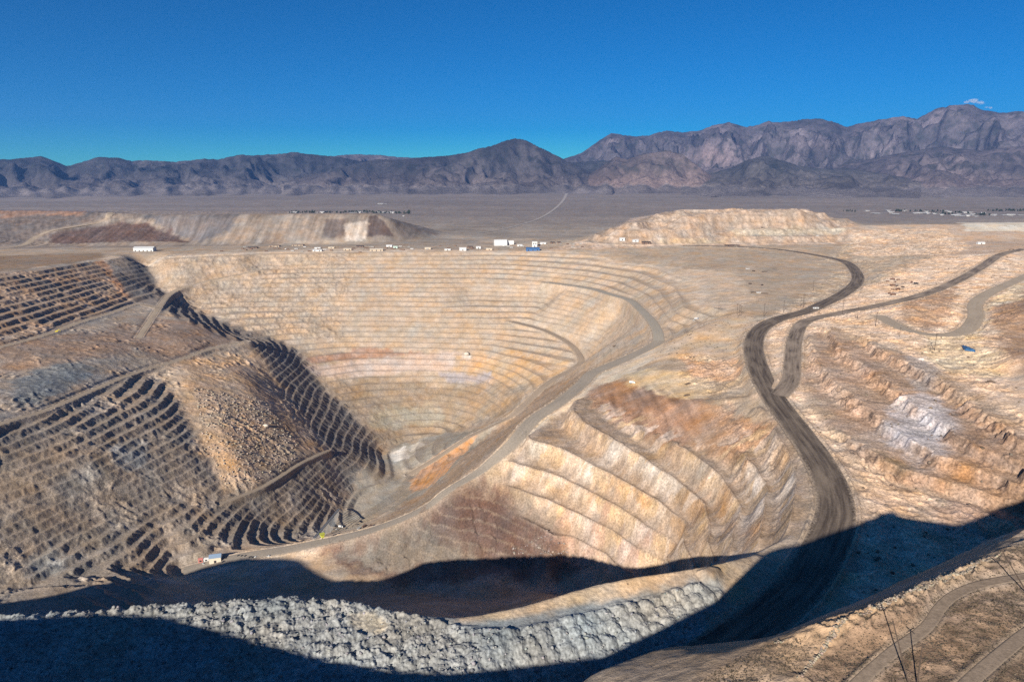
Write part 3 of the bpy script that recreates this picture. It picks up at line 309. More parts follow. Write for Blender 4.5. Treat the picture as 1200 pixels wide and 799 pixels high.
# buildings: foot, width, height, kind, description
BUILDINGS = [
    (-428.2, 889.9, -544.4, 15.9, 12.4, 'shed', 'tan shed with grey blue roof on the gravel pad deep in the pit'),
    (-1203.7, 2259.0, -248.1, 61.6, 15.1, 'long', 'long white shed with dark end beside the left pit rim'),
    (-41.9, 2507.7, -255.0, 46.5, 20.3, 'hangar', 'big white arched fabric hangar, largest building behind the far pit rim'),
    (-5.5, 2520.7, -253.2, 23.4, 14.2, 'hangar', 'smaller white arched shed right behind the big white hangar'),
    (80.0, 2439.7, -252.3, 18.1, 19.2, 'tower', 'white square tower building behind the low blue roofed shed'),
    (70.3, 2339.1, -255.2, 44.9, 13.3, 'blue', 'wide low shed with blue roof at the far pit rim'),
    (-166.8, 2341.5, -255.4, 23.2, 12.4, 'white', 'white shed with dark neighbour left of the big hangar'),
    (-116.5, 2397.9, -255.1, 16.3, 9.5, 'white', 'small white shed between the big hangar and the car park'),
    (-669.3, 2376.0, -252.7, 20.6, 5.9, 'white', 'short white shed, upper one of the stacked pair below the striped dump'),
    (-650.8, 2306.0, -253.5, 30.0, 7.1, 'white', 'white shed, lower one of the stacked pair below the striped dump'),
    (-456.8, 2326.1, -254.3, 43.2, 8.6, 'tan', 'long cream shed with brown shadowed end below the dark triangle of the dump'),
    (-434.5, 2447.1, -253.7, 21.2, 8.1, 'white', 'white cabin behind the long cream shed'),
    (-405.3, 2398.4, -253.9, 14.8, 8.9, 'green', 'pale green cabin beside the white cabin below the striped dump'),
    (-558.3, 2341.5, -253.7, 26.1, 6.9, 'tan', 'low tan shed in the middle of the yard below the striped dump'),
    (-838.9, 2439.0, -252.2, 36.2, 6.0, 'brown', 'long brown roofed store at the foot of the striped dump'),
    (-891.2, 2371.9, -251.1, 32.3, 5.8, 'dark', 'dark low shed nearest the left end of the striped dump'),
    (-769.5, 2483.6, -253.2, 39.9, 5.5, 'brown', 'brown roofed store under the grey streaks of the dump'),
    (-625.6, 2389.4, -253.0, 20.7, 5.9, 'tan', 'small tan cabin right of the stacked white pair'),
    (-537.0, 2438.0, -253.3, 24.1, 6.0, 'dark', 'dark cabin under the pale streak of the dump'),
    (-289.2, 2371.2, -254.6, 20.6, 7.9, 'tan', 'tan cabin at the left end of the car park'),
    (-219.2, 2343.5, -255.1, 20.3, 6.9, 'white', 'white container hut in front of the car park'),
    (-146.7, 2417.9, -254.8, 18.0, 7.7, 'dark', 'dark shed just right of the white shed by the car park'),
    (-77.4, 2358.7, -255.6, 20.5, 7.3, 'tan', 'tan hut in front of the big white hangar'),
    (27.5, 2466.6, -253.3, 18.3, 7.3, 'white', 'small white hut between the twin hangars and the tower'),
    (111.7, 2475.8, -246.9, 21.4, 7.6, 'white', 'low white shed right of the square tower'),
    (145.1, 2472.2, -244.7, 15.3, 7.3, 'dark', 'dark hut at the right end of the mine yard'),
    (167.8, 2469.1, -243.2, 12.2, 6.7, 'dark', 'rust coloured hut where the pale dump begins'),
    (379.7, 2383.2, -228.9, 17.7, 10.2, 'white', 'white plant building at the foot of the flat topped dump'),
    (423.0, 2369.7, -229.0, 20.5, 7.9, 'white', 'low white plant hall beside the plant building under the dump'),
    (458.9, 2365.3, -233.0, 29.2, 8.7, 'dark', 'dark shed on the haul road under the flat topped dump'),
    (738.5, 2314.0, -237.0, 45.8, 4.0, 'dark', 'dark low shed on the distant stretch of haul road'),
    (1419.4, 2091.5, -208.6, 20.7, 7.7, 'white', 'white huts on the brown terraces under the pale mesa'),
]
# vehicles, plant and small items: foot, kind, description
ITEMS = [
    (-277.9, 909.7, -522.3, 'yellow', 'bright yellow crusher standing at the foot of the conveyor'),
    (-291.9, 997.6, -564.4, 'pickup_white', 'white pickup parked between the conveyor and the service road'),
    (-303.5, 1105.1, -611.1, 'truck_white', 'white box truck beside the pit floor plant, nearest the conveyor'),
    (-307.4, 1094.0, -608.2, 'pickup_white', 'white pickup parked behind the white box truck'),
    (-227.4, 927.1, -514.7, 'block', 'grey concrete bin with dark opening beside the ramp bend'),
    (-223.0, 941.2, -519.0, 'block', 'brown steel bin with dark doorway beside the ramp bend'),
    (-208.8, 919.1, -505.4, 'block', 'rust coloured bin on the inside of the ramp bend'),
    (-450.7, 891.5, -544.7, 'red_hut', 'pinkish red hut at the left end of the shed pad'),
    (-443.5, 893.6, -544.6, 'cabin_white', 'white cabin between the red hut and the tan shed'),
    (-444.6, 885.3, -545.8, 'pickup_white', 'white pickup in front of the red hut'),
    (-415.5, 892.1, -543.0, 'pickup_dark', 'dark pickup with pale bonnet parked in the shade of the tan shed'),
    (-414.5, 883.8, -542.6, 'pickup_dark', 'dark pickup on the open gravel in front of the tan shed'),
    (-396.5, 894.7, -540.5, 'car_dark', 'dark car, leftmost of the parked row on the gravel pad'),
    (-390.7, 892.9, -539.4, 'car_dark', 'dark car, second from the left in the parked row on the pad'),
    (-385.0, 891.2, -538.3, 'car_dark', 'dark car in the middle of the parked row on the pad'),
    (-376.2, 886.1, -536.7, 'car_dark', 'dark car right of the gap in the parked row'),
    (-371.4, 884.8, -535.9, 'car_dark', 'dark car beside the white car at the end of the parked row'),
    (-367.7, 884.8, -535.3, 'car_white', 'white car in the parked row on the gravel pad'),
    (-347.6, 880.6, -532.2, 'pickup_white', 'white pickup alone on the ramp right of the parked row'),
    (180.4, 985.5, -306.5, 'truck_white', 'white truck alone on the edge of the tan pad'),
    (374.0, 1364.3, -288.5, 'truck_white', 'white truck with blue cab on the saddle above the pit'),
    (366.9, 1356.2, -292.1, 'pickup_white', 'white pickup just in front of the truck on the saddle'),
    (-982.9, 1445.2, -333.9, 'excavator', 'yellow excavator digging in the orange hollow on the left ramp'),
    (247.5, 920.6, -286.7, 'heap', 'low dark soil heap, farther of two on the tan pad'),
    (233.8, 870.5, -286.7, 'heap', 'low dark soil heap, nearer of two on the tan pad'),
    (224.1, 1445.3, -365.8, 'heap', 'dark soil heap on the bench above the grey ramp bend'),
    (221.5, 1315.4, -351.2, 'heap', 'dark elongated soil heap right beside the grey ramp bend'),
    (524.0, 721.0, -222.7, 'heap', 'dark flat soil heap on the pale pad right of the blue tarpaulin'),
    (868.5, 1576.0, -244.4, 'scrapbox', 'rusty box lying left of the scrap pile between the haul roads'),
    (887.4, 1589.7, -241.7, 'tank', 'rusty drum on the far side of the scrap pile'),
    (875.4, 1556.3, -242.5, 'scrapbox', 'brown skip in the middle of the scrap pile'),
    (893.6, 1577.6, -240.8, 'scrapbox', 'rusty skip at the far corner of the scrap pile'),
    (835.1, 1492.9, -240.2, 'tank', 'long rusty tank in the middle of the scrap pile'),
    (834.6, 1475.0, -239.2, 'scrapbox', 'dark brown skip right of the long rusty tank'),
    (840.9, 1463.3, -238.0, 'scrapbox', 'dark skip alone right of the scrap pile'),
    (802.5, 1432.6, -239.5, 'scrapbox', 'brown box below the long rusty tank'),
    (809.8, 1426.3, -238.5, 'tank', 'short rusty drum at the right of the scrap pile'),
    (768.4, 1382.3, -238.2, 'scrapbox', 'tilted rusty box at the near left of the scrap pile'),
    (760.0, 1352.8, -236.5, 'scrapbox', 'large brown bin at the near end of the scrap pile'),
    (797.0, 1384.5, -235.5, 'scrapbar', 'long dark beam lying right of the scrap pile'),
    (891.0, 1519.5, -237.7, 'tank', 'dark tank beside the pale heap right of the scrap pile'),
    (882.4, 1486.8, -235.4, 'truck_dark', 'dark truck parked beside the pale heap'),
    (541.1, 1515.4, -259.2, 'scrapbar', 'dark pipe rack on the grey laydown yard'),
    (547.7, 1507.2, -258.7, 'trailer', 'white trailer in the middle of the grey laydown yard'),
    (557.8, 1498.6, -258.2, 'scrapbar', 'dark steel stack right of the white trailer'),
    (568.0, 1624.1, -257.2, 'scrapbox', 'dark container on the left of the grey laydown yard'),
    (588.3, 1601.1, -256.6, 'scrapbox', 'dark container near the centre of the grey laydown yard'),
    (638.2, 1854.5, -252.8, 'trailer', 'white trailer on the upper edge of the laydown yard'),
    (641.1, 1815.4, -253.2, 'scrapbox', 'dark container on the upper edge of the laydown yard'),
    (666.4, 1803.8, -252.7, 'scrapbar', 'dark pipe stack at the upper right of the laydown yard'),
    (589.4, 1309.5, -255.1, 'barrier', 'white gate hut with dark window on the road bank between the haul roads'),
    (1072.4, 2429.3, -216.9, 'trailer', 'white trailer standing on the pale lower bench of the flat topped dump'),
    (894.4, 2483.3, -188.7, 'scrapbox', 'dark container on the lower bench of the flat topped dump'),
    (1363.5, 1881.3, -205.0, 'scrapbar', 'dark conveyor stack where the upper haul road begins'),
]
# houses on the valley floor: x, y, width, village
HOUSES = [
    (2820.3, 5546.6, 20.3, 'right'),
    (2693.7, 5168.4, 31.6, 'right'),
    (3010.2, 5584.8, 20.5, 'right'),
    (2899.0, 5339.1, 26.1, 'right'),
    (2803.3, 5113.8, 31.3, 'right'),
    (3125.7, 5559.3, 20.4, 'right'),
    (3022.7, 5224.1, 25.6, 'right'),
    (3067.7, 5246.7, 32.1, 'right'),
    (3113.0, 5269.5, 25.8, 'right'),
    (3099.0, 5201.7, 19.1, 'right'),
    (3136.6, 5179.4, 19.0, 'right'),
    (3083.3, 5008.1, 18.4, 'right'),
    (3444.0, 5546.6, 27.1, 'right'),
    (3372.3, 5386.5, 19.8, 'right'),
    (3175.2, 5008.1, 24.5, 'right'),
    (3123.8, 4906.6, 30.0, 'right'),
    (3147.0, 4876.9, 23.9, 'right'),
    (3452.0, 5315.7, 26.0, 'right'),
    (3506.2, 5339.1, 19.6, 'right'),
    (3317.5, 5028.9, 24.6, 'right'),
    (3198.0, 4809.1, 17.7, 'right'),
    (3527.5, 5224.1, 19.2, 'right'),
    (3432.7, 5008.1, 18.4, 'right'),
    (3435.3, 4967.0, 18.2, 'right'),
    (3515.4, 4977.2, 24.4, 'right'),
    (3565.2, 4987.5, 30.5, 'right'),
    (3610.4, 4956.8, 24.3, 'right'),
    (3208.0, 5398.5, 16.5, 'right'),
    (3300.1, 5157.4, 18.9, 'right'),
    (3188.8, 4876.9, 17.9, 'right'),
    (-1680.1, 5304.1, 25.9, 'left'),
    (-1657.8, 5315.7, 26.0, 'left'),
    (-1488.7, 5315.7, 19.5, 'left'),
    (-1443.2, 5315.7, 19.5, 'left'),
    (-1206.6, 5304.1, 32.4, 'left'),
    (-1163.7, 5315.7, 19.5, 'left'),
    (-1123.0, 5339.1, 26.1, 'left'),
    (-986.1, 5269.5, 32.2, 'left'),
    (-953.6, 5304.1, 25.9, 'left'),
    (-904.3, 5281.0, 19.4, 'left'),
    (-755.4, 4857.3, 8.9, 'left'),
    (-1273.9, 6783.5, 33.1, 'left'),
    (-1240.1, 6802.4, 24.9, 'left'),
]
# tree belts of the villages: x from, x to, y
BELTS = [
    (3023.7, 3098.1, 5533.9),
    (3111.1, 3138.1, 5508.8),
    (3177.7, 3238.0, 5483.9),
    (3263.7, 3310.4, 5459.2),
    (3358.7, 3412.3, 5483.9),
    (3142.3, 3255.9, 5157.4),
    (3374.0, 3445.5, 5315.7),
    (3317.5, 3434.4, 5028.9),
    (3805.1, 3873.1, 5559.3),
    (3899.5, 3940.6, 5597.7),
    (3963.3, 4114.1, 5610.6),
    (4095.5, 4300.2, 5584.8),
    (2614.6, 2688.3, 5483.9),
    (-1690.3, -1644.7, 5315.7),
    (-1631.7, -1560.2, 5315.7),
    (-1540.9, -1488.7, 5339.1),
    (-1433.3, -1355.1, 5327.4),
    (-1339.2, -1274.2, 5315.7),
    (-1277.8, -1205.3, 5386.5),
    (-1193.5, -1075.5, 5362.7),
    (-1057.0, -889.4, 5269.5),
    (-878.1, -763.6, 5201.7),
    (-829.9, -783.8, 5386.5),
]
CONVEYOR = [
    (-297.5, 931.8, -535.7),
    (-322.9, 1173.6, -618.0),
]
TARP = [
    (605.4, 898.7, -225.3),
    (596.6, 858.1, -221.4),
    (589.2, 844.8, -222.4),
    (583.3, 857.6, -223.0),
]
BOULDER_PLACES = [(-122.1, 1793.2, -476.9, 9.0), (-483.7, 1273.3, -484.6, 6.0)]
CLOUD = [(15742.0, 25256.0, 2258.0), (15950.0, 25281.0, 2359.0), (16189.0, 25295.0, 2417.0), (16398.0, 25281.0, 2359.0), (16636.0, 25256.0, 2258.0)]
DUST = [(1374.5, 2560.8, -186.5), (1399.3, 2600.1, -143.8)]
VALLEY_ROAD = [(-157.0, 3182.0), (-43.0, 3512.0), (58.0, 3949.0), (152.0, 4424.0), (298.0, 5422.0), (443.0, 6608.0), (606.0, 8165.0), (812.0, 10439.0)]
HILL_POLES = [((49.8, 73.3, -62.5), (47.0, 74.1, -53.7)), ((51.0, 73.8, -62.4), (50.9, 73.8, -56.7)), ((77.8, 91.8, -61.5), (72.9, 91.9, -54.5))]
# mountain crests: distance from the mine, depth of the flank, key, [(bearing in degrees, crest height)]
CRESTS = [
    (17500, 5200, 'a', [(-2.761, 61.0), (2.753, 265.0), (4.122, 335.0), (5.479, 466.0), (6.346, 646.0), (7.601, 903.0), (7.865, 942.0), (8.805, 900.0), (9.807, 858.0), (10.925, 894.0), (12.088, 988.0), (13.392, 944.0), (14.668, 978.0), (15.596, 1088.0), (16.833, 1158.0), (18.098, 1036.0), (19.59, 1149.0), (20.492, 1133.0), (21.664, 1161.0), (22.926, 1205.0), (23.979, 1123.0), (24.979, 988.0), (25.677, 1054.0), (27.272, 1145.0), (28.472, 1185.0), (29.376, 1123.0), (30.32, 1300.0), (31.282, 1371.0), (32.252, 1373.0), (33.008, 1279.0), (33.987, 1183.0), (35.347, 1196.0), (37.156, 1074.0), (39.765, 823.0), (43.643, 630.0)]),
    (14500, 3300, 'b', [(-45.623, 154.0), (-40.817, 268.0), (-35.783, 219.0), (-34.859, 235.0), (-33.567, 281.0), (-32.972, 227.0), (-32.15, 114.0), (-31.265, 188.0), (-30.205, 277.0), (-29.016, 266.0), (-28.142, 208.0), (-27.326, 225.0), (-25.401, 206.0), (-23.381, 263.0), (-22.512, 250.0), (-20.875, 347.0), (-19.793, 333.0), (-17.937, 369.0), (-16.99, 403.0), (-15.739, 357.0), (-13.499, 312.0), (-11.552, 215.0), (-8.909, 50.0), (-5.529, -153.0)]),
    (18500, 4000, 'c', [(-17.995, 225.0), (-14.788, 416.0), (-12.18, 473.0), (-10.201, 445.0), (-9.204, 404.0), (-7.523, 384.0), (-6.165, 417.0), (-4.124, 322.0), (0.0, 64.0)]),
    (13300, 2600, 'd', [(-18.106, -179.0), (-13.543, 105.0), (-10.88, 243.0), (-8.876, 245.0), (-6.504, 300.0), (-4.8, 324.0), (-3.772, 370.0), (-2.741, 447.0), (-1.712, 494.0), (-0.684, 586.0), (0.205, 631.0), (1.026, 601.0), (2.055, 494.0), (3.294, 355.0), (4.467, 216.0), (6.193, 46.0), (8.268, -186.0)]),
    (14300, 2000, 'e', [(2.761, 50.0), (4.469, 216.0), (6.174, 232.0), (7.529, 256.0), (9.217, 230.0), (11.584, 49.0), (13.614, -197.0)]),
    (12600, 1700, 'f', [(4.164, -282.0), (6.202, -30.0), (7.205, 116.0), (8.328, 290.0), (9.212, 232.0), (10.394, 331.0), (11.514, 359.0), (12.361, 386.0), (13.488, 314.0), (14.502, 156.0), (15.513, -1.0), (16.848, -185.0)]),
    (12900, 2700, 'g', [(13.607, -148.0), (15.517, -15.0), (17.199, 100.0), (18.405, 228.0), (19.488, 297.0), (20.607, 225.0), (21.961, 125.0), (23.453, 69.0), (25.742, 54.0), (27.975, -14.0), (30.146, -118.0)]),
    (14800, 3300, 'h', [(19.96, -181.0), (23.465, 47.0), (26.228, 232.0), (28.347, 348.0), (30.883, 457.0), (33.371, 388.0), (35.652, 460.0), (38.354, 310.0), (42.042, 166.0)]),
]
# ---------------------------------------------------------------- noise
def hash2(ix, iy, seed):
    h = (ix.astype(np.int64) * 374761393 + iy.astype(np.int64) * 668265263 + seed * 1442695041) & 0xFFFFFFFF
    h = ((h ^ (h >> 13)) * 1274126177) & 0xFFFFFFFF
    return (h ^ (h >> 16)) & 0xFFFFFFFF
GX = np.cos(np.arange(64) * 2 * np.pi / 64).astype(np.float32)
GY = np.sin(np.arange(64) * 2 * np.pi / 64).astype(np.float32)
def pn(x, y, seed=0):
    x = np.asarray(x, np.float64); y = np.asarray(y, np.float64)
    xi = np.floor(x); yi = np.floor(y)
    fx = (x - xi).astype(np.float32); fy = (y - yi).astype(np.float32)
    xi = xi.astype(np.int64); yi = yi.astype(np.int64)
    u = fx * fx * fx * (fx * (fx * 6 - 15) + 10); v = fy * fy * fy * (fy * (fy * 6 - 15) + 10)
    def g(dx, dy):
        k = (hash2(xi + dx, yi + dy, seed) & 63).astype(np.int64)
        return GX[k] * (fx - dx) + GY[k] * (fy - dy)
    a = g(0, 0); b = g(1, 0); c = g(0, 1); d = g(1, 1)
    return ((a + (b - a) * u) * (1 - v) + (c + (d - c) * u) * v) * 1.5
def fbm(x, y, sc, octv=4, seed=0, gain=.5):
    r = 0; a = 1.; f = 1. / sc
    for i in range(octv):
        r = r + a * pn(x * f, y * f, seed + i * 17); a *= gain; f *= 2.03
    return r
def ridged(x, y, sc, octv=4, seed=0, gain=.5):
    r = 0; a = 1.; f = 1. / sc; w = 1.
    for i in range(octv):
        n = 1 - np.abs(pn(x * f, y * f, seed + i * 17)) * 1.6
        n = np.clip(n, 0, 1) ** 2 * w
        r = r + a * n; w = np.clip(n * 1.6, 0, 1); a *= gain; f *= 2.05
    return r
def sstep(a, b, x):
    t = np.clip((x - a) / (b - a), 0, 1); return t * t * (3 - 2 * t)
def mix(a, b, t): return a + (b - a) * t

# ---------------------------------------------------------------- survey surface: a TIN through the surveyed lines
X0, X1, Y0, Y1, CELL = -2400., 2500., -800., 3700., 5.
def valley(x, y):
    return -264 - 30 * sstep(2300, 5200, y)
def dense(pts, step):
    out = [pts[0]]
    for a, b in zip(pts[:-1], pts[1:]):
        d = math.hypot(b[0] - a[0], b[1] - a[1]); n = max(1, int(d / step))
        for k in range(1, n + 1):
            t = k / n; out.append(tuple(a[i] + (b[i] - a[i]) * t for i in range(3)))
    return out
def smooth_line(pts, step):
    # Catmull-Rom through the points, resampled
    P = [pts[0]] + list(pts) + [pts[-1]]; out = []
    for i in range(1, len(P) - 2):
        p0, p1, p2, p3 = [np.array(P[j], float) for j in (i - 1, i, i + 1, i + 2)]
        n = max(2, int(np.linalg.norm((p2 - p1)[:2]) / step))
        for k in range(n):
            t = k / n
            out.append(.5 * ((2 * p1) + (-p0 + p2) * t + (2 * p0 - 5 * p1 + 4 * p2 - p3) * t * t + (-p0 + 3 * p1 - 3 * p2 + p3) * t ** 3))
    out.append(np.array(P[-1], float))
    return np.array(out)
def box_blur(a, r, axis):
    if r < 1: return a
    pad = [(0, 0)] * a.ndim; pad[axis] = (r + 1, r)
    c = np.cumsum(np.pad(a, pad, mode='edge'), axis=axis, dtype=np.float64)
    n = a.shape[axis]
    hi = np.take(c, np.arange(2 * r + 1, 2 * r + 1 + n), axis=axis); lo = np.take(c, np.arange(0, n), axis=axis)
    return (hi - lo) / (2 * r + 1)
def blur(a, r, it=3):
    for _ in range(it):
        a = box_blur(box_blur(a, r, 0), r, 1)
    return a
def build_base():
    pts = []; key = {}; edges = []
    def add(p):
        k = (round(p[0], 1), round(p[1], 1))
        if k not in key:
            key[k] = len(pts); pts.append(p)
        return key[k]
    def addline(l, con=True):
        ids = [add(p) for p in l]
        if con:
            for a, b in zip(ids[:-1], ids[1:]):
                if a != b: edges.append((a, b))
    for name, kind, w, rp in ROADS:
        c = smooth_line(rp, 15)
        d = np.gradient(c[:, :2], axis=0); d /= np.linalg.norm(d, axis=1)[:, None] + 1e-9
        nrm = np.stack([-d[:, 1], d[:, 0]], 1)
        for s in (-1, 0, 1):
            addline([(a[0] + n[0] * s * w * .5, a[1] + n[1] * s * w * .5, a[2]) for a, n in zip(c, nrm)], False)
    rcent = np.concatenate([np.c_[smooth_line(rp, 10)[:, :2], np.full(len(smooth_line(rp, 10)), w * .5 + (6 if w > 5 else .5))] for _, _, w, rp in ROADS])
    for l in LINES:
        dl = dense(l, 30)
        keep = [p for p in dl if np.min((rcent[:, 0] - p[0]) ** 2 + (rcent[:, 1] - p[1]) ** 2 - rcent[:, 2] ** 2) > 0]
        addline(keep, False)
    for l in EXTRA: addline(dense(l, 60), False)
    for x in np.arange(X0, X1 + 1, 350):
        add((x, Y1, valley(x, Y1) * 1.0)); add((x, Y0, -200.))
    for x in (-1800, -1000, -300, 400, 1100, 1800, 2400):
        for y in (3250, 3450): add((x, y, float(valley(x, y))))
    for y in np.arange(Y0, Y1, 350):
        add((X0, y, -245.)); add((X1, y, -225.))
    from mathutils.geometry import delaunay_2d_cdt
    r = delaunay_2d_cdt([Vector((p[0], p[1])) for p in pts], [], [], 0, 1e-4)
    ov, of, og = r[0], r[2], r[3]
    z = np.array([pts[g[0]][2] if g else -250. for g in og]); V = np.array([(v.x, v.y) for v in ov])
    G = raster(V, z, of, X0, X1, Y0, Y1, CELL); ny, nx = G.shape
    global NEAR
    NEAR = blur(raster(V, z, of, NX0, NX1, NY0, NY1, NC), 1, 2)
    B1 = blur(G, 1, 2); B2 = blur(G, 3, 3)
    yy = (Y0 + np.arange(ny) * CELL)[:, None]; xx = (X0 + np.arange(nx) * CELL)[None, :]
    t = sstep(760, 1000, yy - np.clip(xx - 150, 0, 300))
    return B1 * (1 - t) + B2 * t
NX0, NX1, NY0, NY1, NC = -500., 520., -60., 640., 1.5
def raster(V, z, of, X0, X1, Y0, Y1, CELL):
    nx = int((X1 - X0) / CELL) + 1; ny = int((Y1 - Y0) / CELL) + 1
    G = np.full((ny, nx), -250., np.float64)
    for f in of:
        a, b, c = V[f[0]], V[f[1]], V[f[2]]
        den = (b[1] - c[1]) * (a[0] - c[0]) + (c[0] - b[0]) * (a[1] - c[1])
        if abs(den) < 1e-9: continue
        i0 = max(0, int((min(a[0], b[0], c[0]) - X0) / CELL)); i1 = min(nx - 1, int((max(a[0], b[0], c[0]) - X0) / CELL) + 1)
        j0 = max(0, int((min(a[1], b[1], c[1]) - Y0) / CELL)); j1 = min(ny - 1, int((max(a[1], b[1], c[1]) - Y0) / CELL) + 1)
        if i1 < i0 or j1 < j0: continue
        xs = X0 + np.arange(i0, i1 + 1) * CELL; ys = (Y0 + np.arange(j0, j1 + 1) * CELL)[:, None]
        w0 = ((b[1] - c[1]) * (xs - c[0]) + (c[0] - b[0]) * (ys - c[1])) / den
        w1 = ((c[1] - a[1]) * (xs - c[0]) + (a[0] - c[0]) * (ys - c[1])) / den
        w2 = 1 - w0 - w1
        m = (w0 >= -1e-6) & (w1 >= -1e-6) & (w2 >= -1e-6)
        zz = w0 * z[f[0]] + w1 * z[f[1]] + w2 * z[f[2]]
        sub = G[j0:j1 + 1, i0:i1 + 1]; sub[m] = zz[m]
    return G
def samp(G, x, y, X0=X0, Y0=Y0, CELL=CELL):
    fx = np.clip((x - X0) / CELL, 0, G.shape[1] - 1.001); fy = np.clip((y - Y0) / CELL, 0, G.shape[0] - 1.001)
    i = fx.astype(np.int64); j = fy.astype(np.int64); u = fx - i; v = fy - j
    return (G[j, i] * (1 - u) + G[j, i + 1] * u) * (1 - v) + (G[j + 1, i] * (1 - u) + G[j + 1, i + 1] * u) * v
def base_z(G, x, y):
    z = samp(G, x, y)
    inside = sstep(0, 250, np.minimum(np.minimum(x - X0, X1 - x), np.minimum(y - Y0, Y1 - y)))
    z = mix(valley(x, y), z, inside)
    e = np.minimum(np.minimum(x - NX0, NX1 - x), np.minimum(y - NY0, NY1 - y))
    k = np.nonzero(e > 0)[0] if np.ndim(e) == 1 else None
    if k is not None:
        if len(k): z[k] = mix(z[k], samp(NEAR, x[k], y[k], NX0, NY0, NC), sstep(0, 40, e[k]))
        return z
    return mix(z, samp(NEAR, np.clip(x, NX0, NX1), np.clip(y, NY0, NY1), NX0, NY0, NC), sstep(0, 40, e))
# ================================================================ scene
random.seed(7); rng = np.random.default_rng(11)
SC = bpy.context.scene
COL = bpy.data.collections.new("mine"); SC.collection.children.link(COL)
EXPOSURE = 0.8
SUN_EL = math.radians(25.5)
SUN_TO = Vector((-.44 * math.cos(SUN_EL), -.898 * math.cos(SUN_EL), math.sin(SUN_EL)))

# ---------------------------------------------------------------- materials
def node_mat(name):
    m = bpy.data.materials.new(name); m.use_nodes = True
    nt = m.node_tree; nt.nodes.clear()
    out = nt.nodes.new('ShaderNodeOutputMaterial'); bs = nt.nodes.new('ShaderNodeBsdfPrincipled')
    nt.links.new(bs.outputs[0], out.inputs[0]); bs.inputs['Roughness'].default_value = .92
    bs.inputs['Specular IOR Level'].default_value = .15
    return m, nt, bs
def N(nt, t, **kw):
    n = nt.nodes.new(t)
    for k, v in kw.items():
        if k in n.inputs.keys(): n.inputs[k].default_value = v
        else: setattr(n, k, v)
    return n
def noise(nt, vec, scale, detail=4, rough=.55):
    n = N(nt, 'ShaderNodeTexNoise'); n.inputs['Scale'].default_value = scale
    n.inputs['Detail'].default_value = detail; n.inputs['Roughness'].default_value = rough
    nt.links.new(vec, n.inputs['Vector']); return n.outputs['Fac']
def maprange(nt, src, a, b, c, d):
    n = N(nt, 'ShaderNodeMapRange'); n.clamp = True
    for i, v in enumerate((a, b, c, d)): n.inputs[i + 1].default_value = v
    nt.links.new(src, n.inputs[0]); return n.outputs[0]
def math_(nt, op, a, b):
    n = N(nt, 'ShaderNodeMath'); n.operation = op
    for i, s in enumerate((a, b)):
        if isinstance(s, (int, float)): n.inputs[i].default_value = s
        else: nt.links.new(s, n.inputs[i])
    return n.outputs[0]
def vscale(nt, col, fac):
    n = N(nt, 'ShaderNodeVectorMath'); n.operation = 'SCALE'
    nt.links.new(col, n.inputs[0]); nt.links.new(fac, n.inputs['Scale']); return n.outputs[0]
def bump(nt, bs, h, strength, dist):
    b = N(nt, 'ShaderNodeBump'); b.inputs['Strength'].default_value = strength; b.inputs['Distance'].default_value = dist
    nt.links.new(h, b.inputs['Height']); nt.links.new(b.outputs[0], bs.inputs['Normal'])
def ground_material(name, s1=.045, s2=.45, amp1=(.66, 1.34), amp2=(.38, 1.62), bumpd=1.3):
    m, nt, bs = node_mat(name)
    at = N(nt, 'ShaderNodeAttribute'); at.attribute_name = 'Col'
    tc = N(nt, 'ShaderNodeTexCoord'); v = tc.outputs['Object']
    n1 = noise(nt, v, s1, 7, .62); n2 = noise(nt, v, s2, 5, .65)
    f = math_(nt, 'MULTIPLY', maprange(nt, n1, .28, .72, *amp1), maprange(nt, n2, .28, .72, *amp2))
    lerp = math_(nt, 'ADD', math_(nt, 'MULTIPLY', math_(nt, 'SUBTRACT', f, 1.), at.outputs['Alpha']), 1.)
    c = vscale(nt, at.outputs['Color'], lerp)
    # slight drift between warm and grey rock
    hs = N(nt, 'ShaderNodeHueSaturation'); nt.links.new(c, hs.inputs['Color'])
    n3 = noise(nt, v, s1 * .6, 5, .6)
    nt.links.new(maprange(nt, n3, .3, .7, .78, 1.22), hs.inputs['Saturation'])
    nt.links.new(hs.outputs[0], bs.inputs['Base Color'])
    bump(nt, bs, noise(nt, v, s2, 6, .7), .55, bumpd)
    return m
def plain(name, col, rough=.6, metal=0., var=.15, scale=1.5, spec=.3):
    m, nt, bs = node_mat(name)
    tc = N(nt, 'ShaderNodeTexCoord')
    rgb = N(nt, 'ShaderNodeRGB'); rgb.outputs[0].default_value = (*col, 1)
    n1 = noise(nt, tc.outputs['Object'], scale, 5, .6)
    nt.links.new(vscale(nt, rgb.outputs[0], maprange(nt, n1, .3, .7, 1 - var, 1 + var)), bs.inputs['Base Color'])
    bs.inputs['Roughness'].default_value = rough; bs.inputs['Metallic'].default_value = metal
    bs.inputs['Specular IOR Level'].default_value = spec
    return m
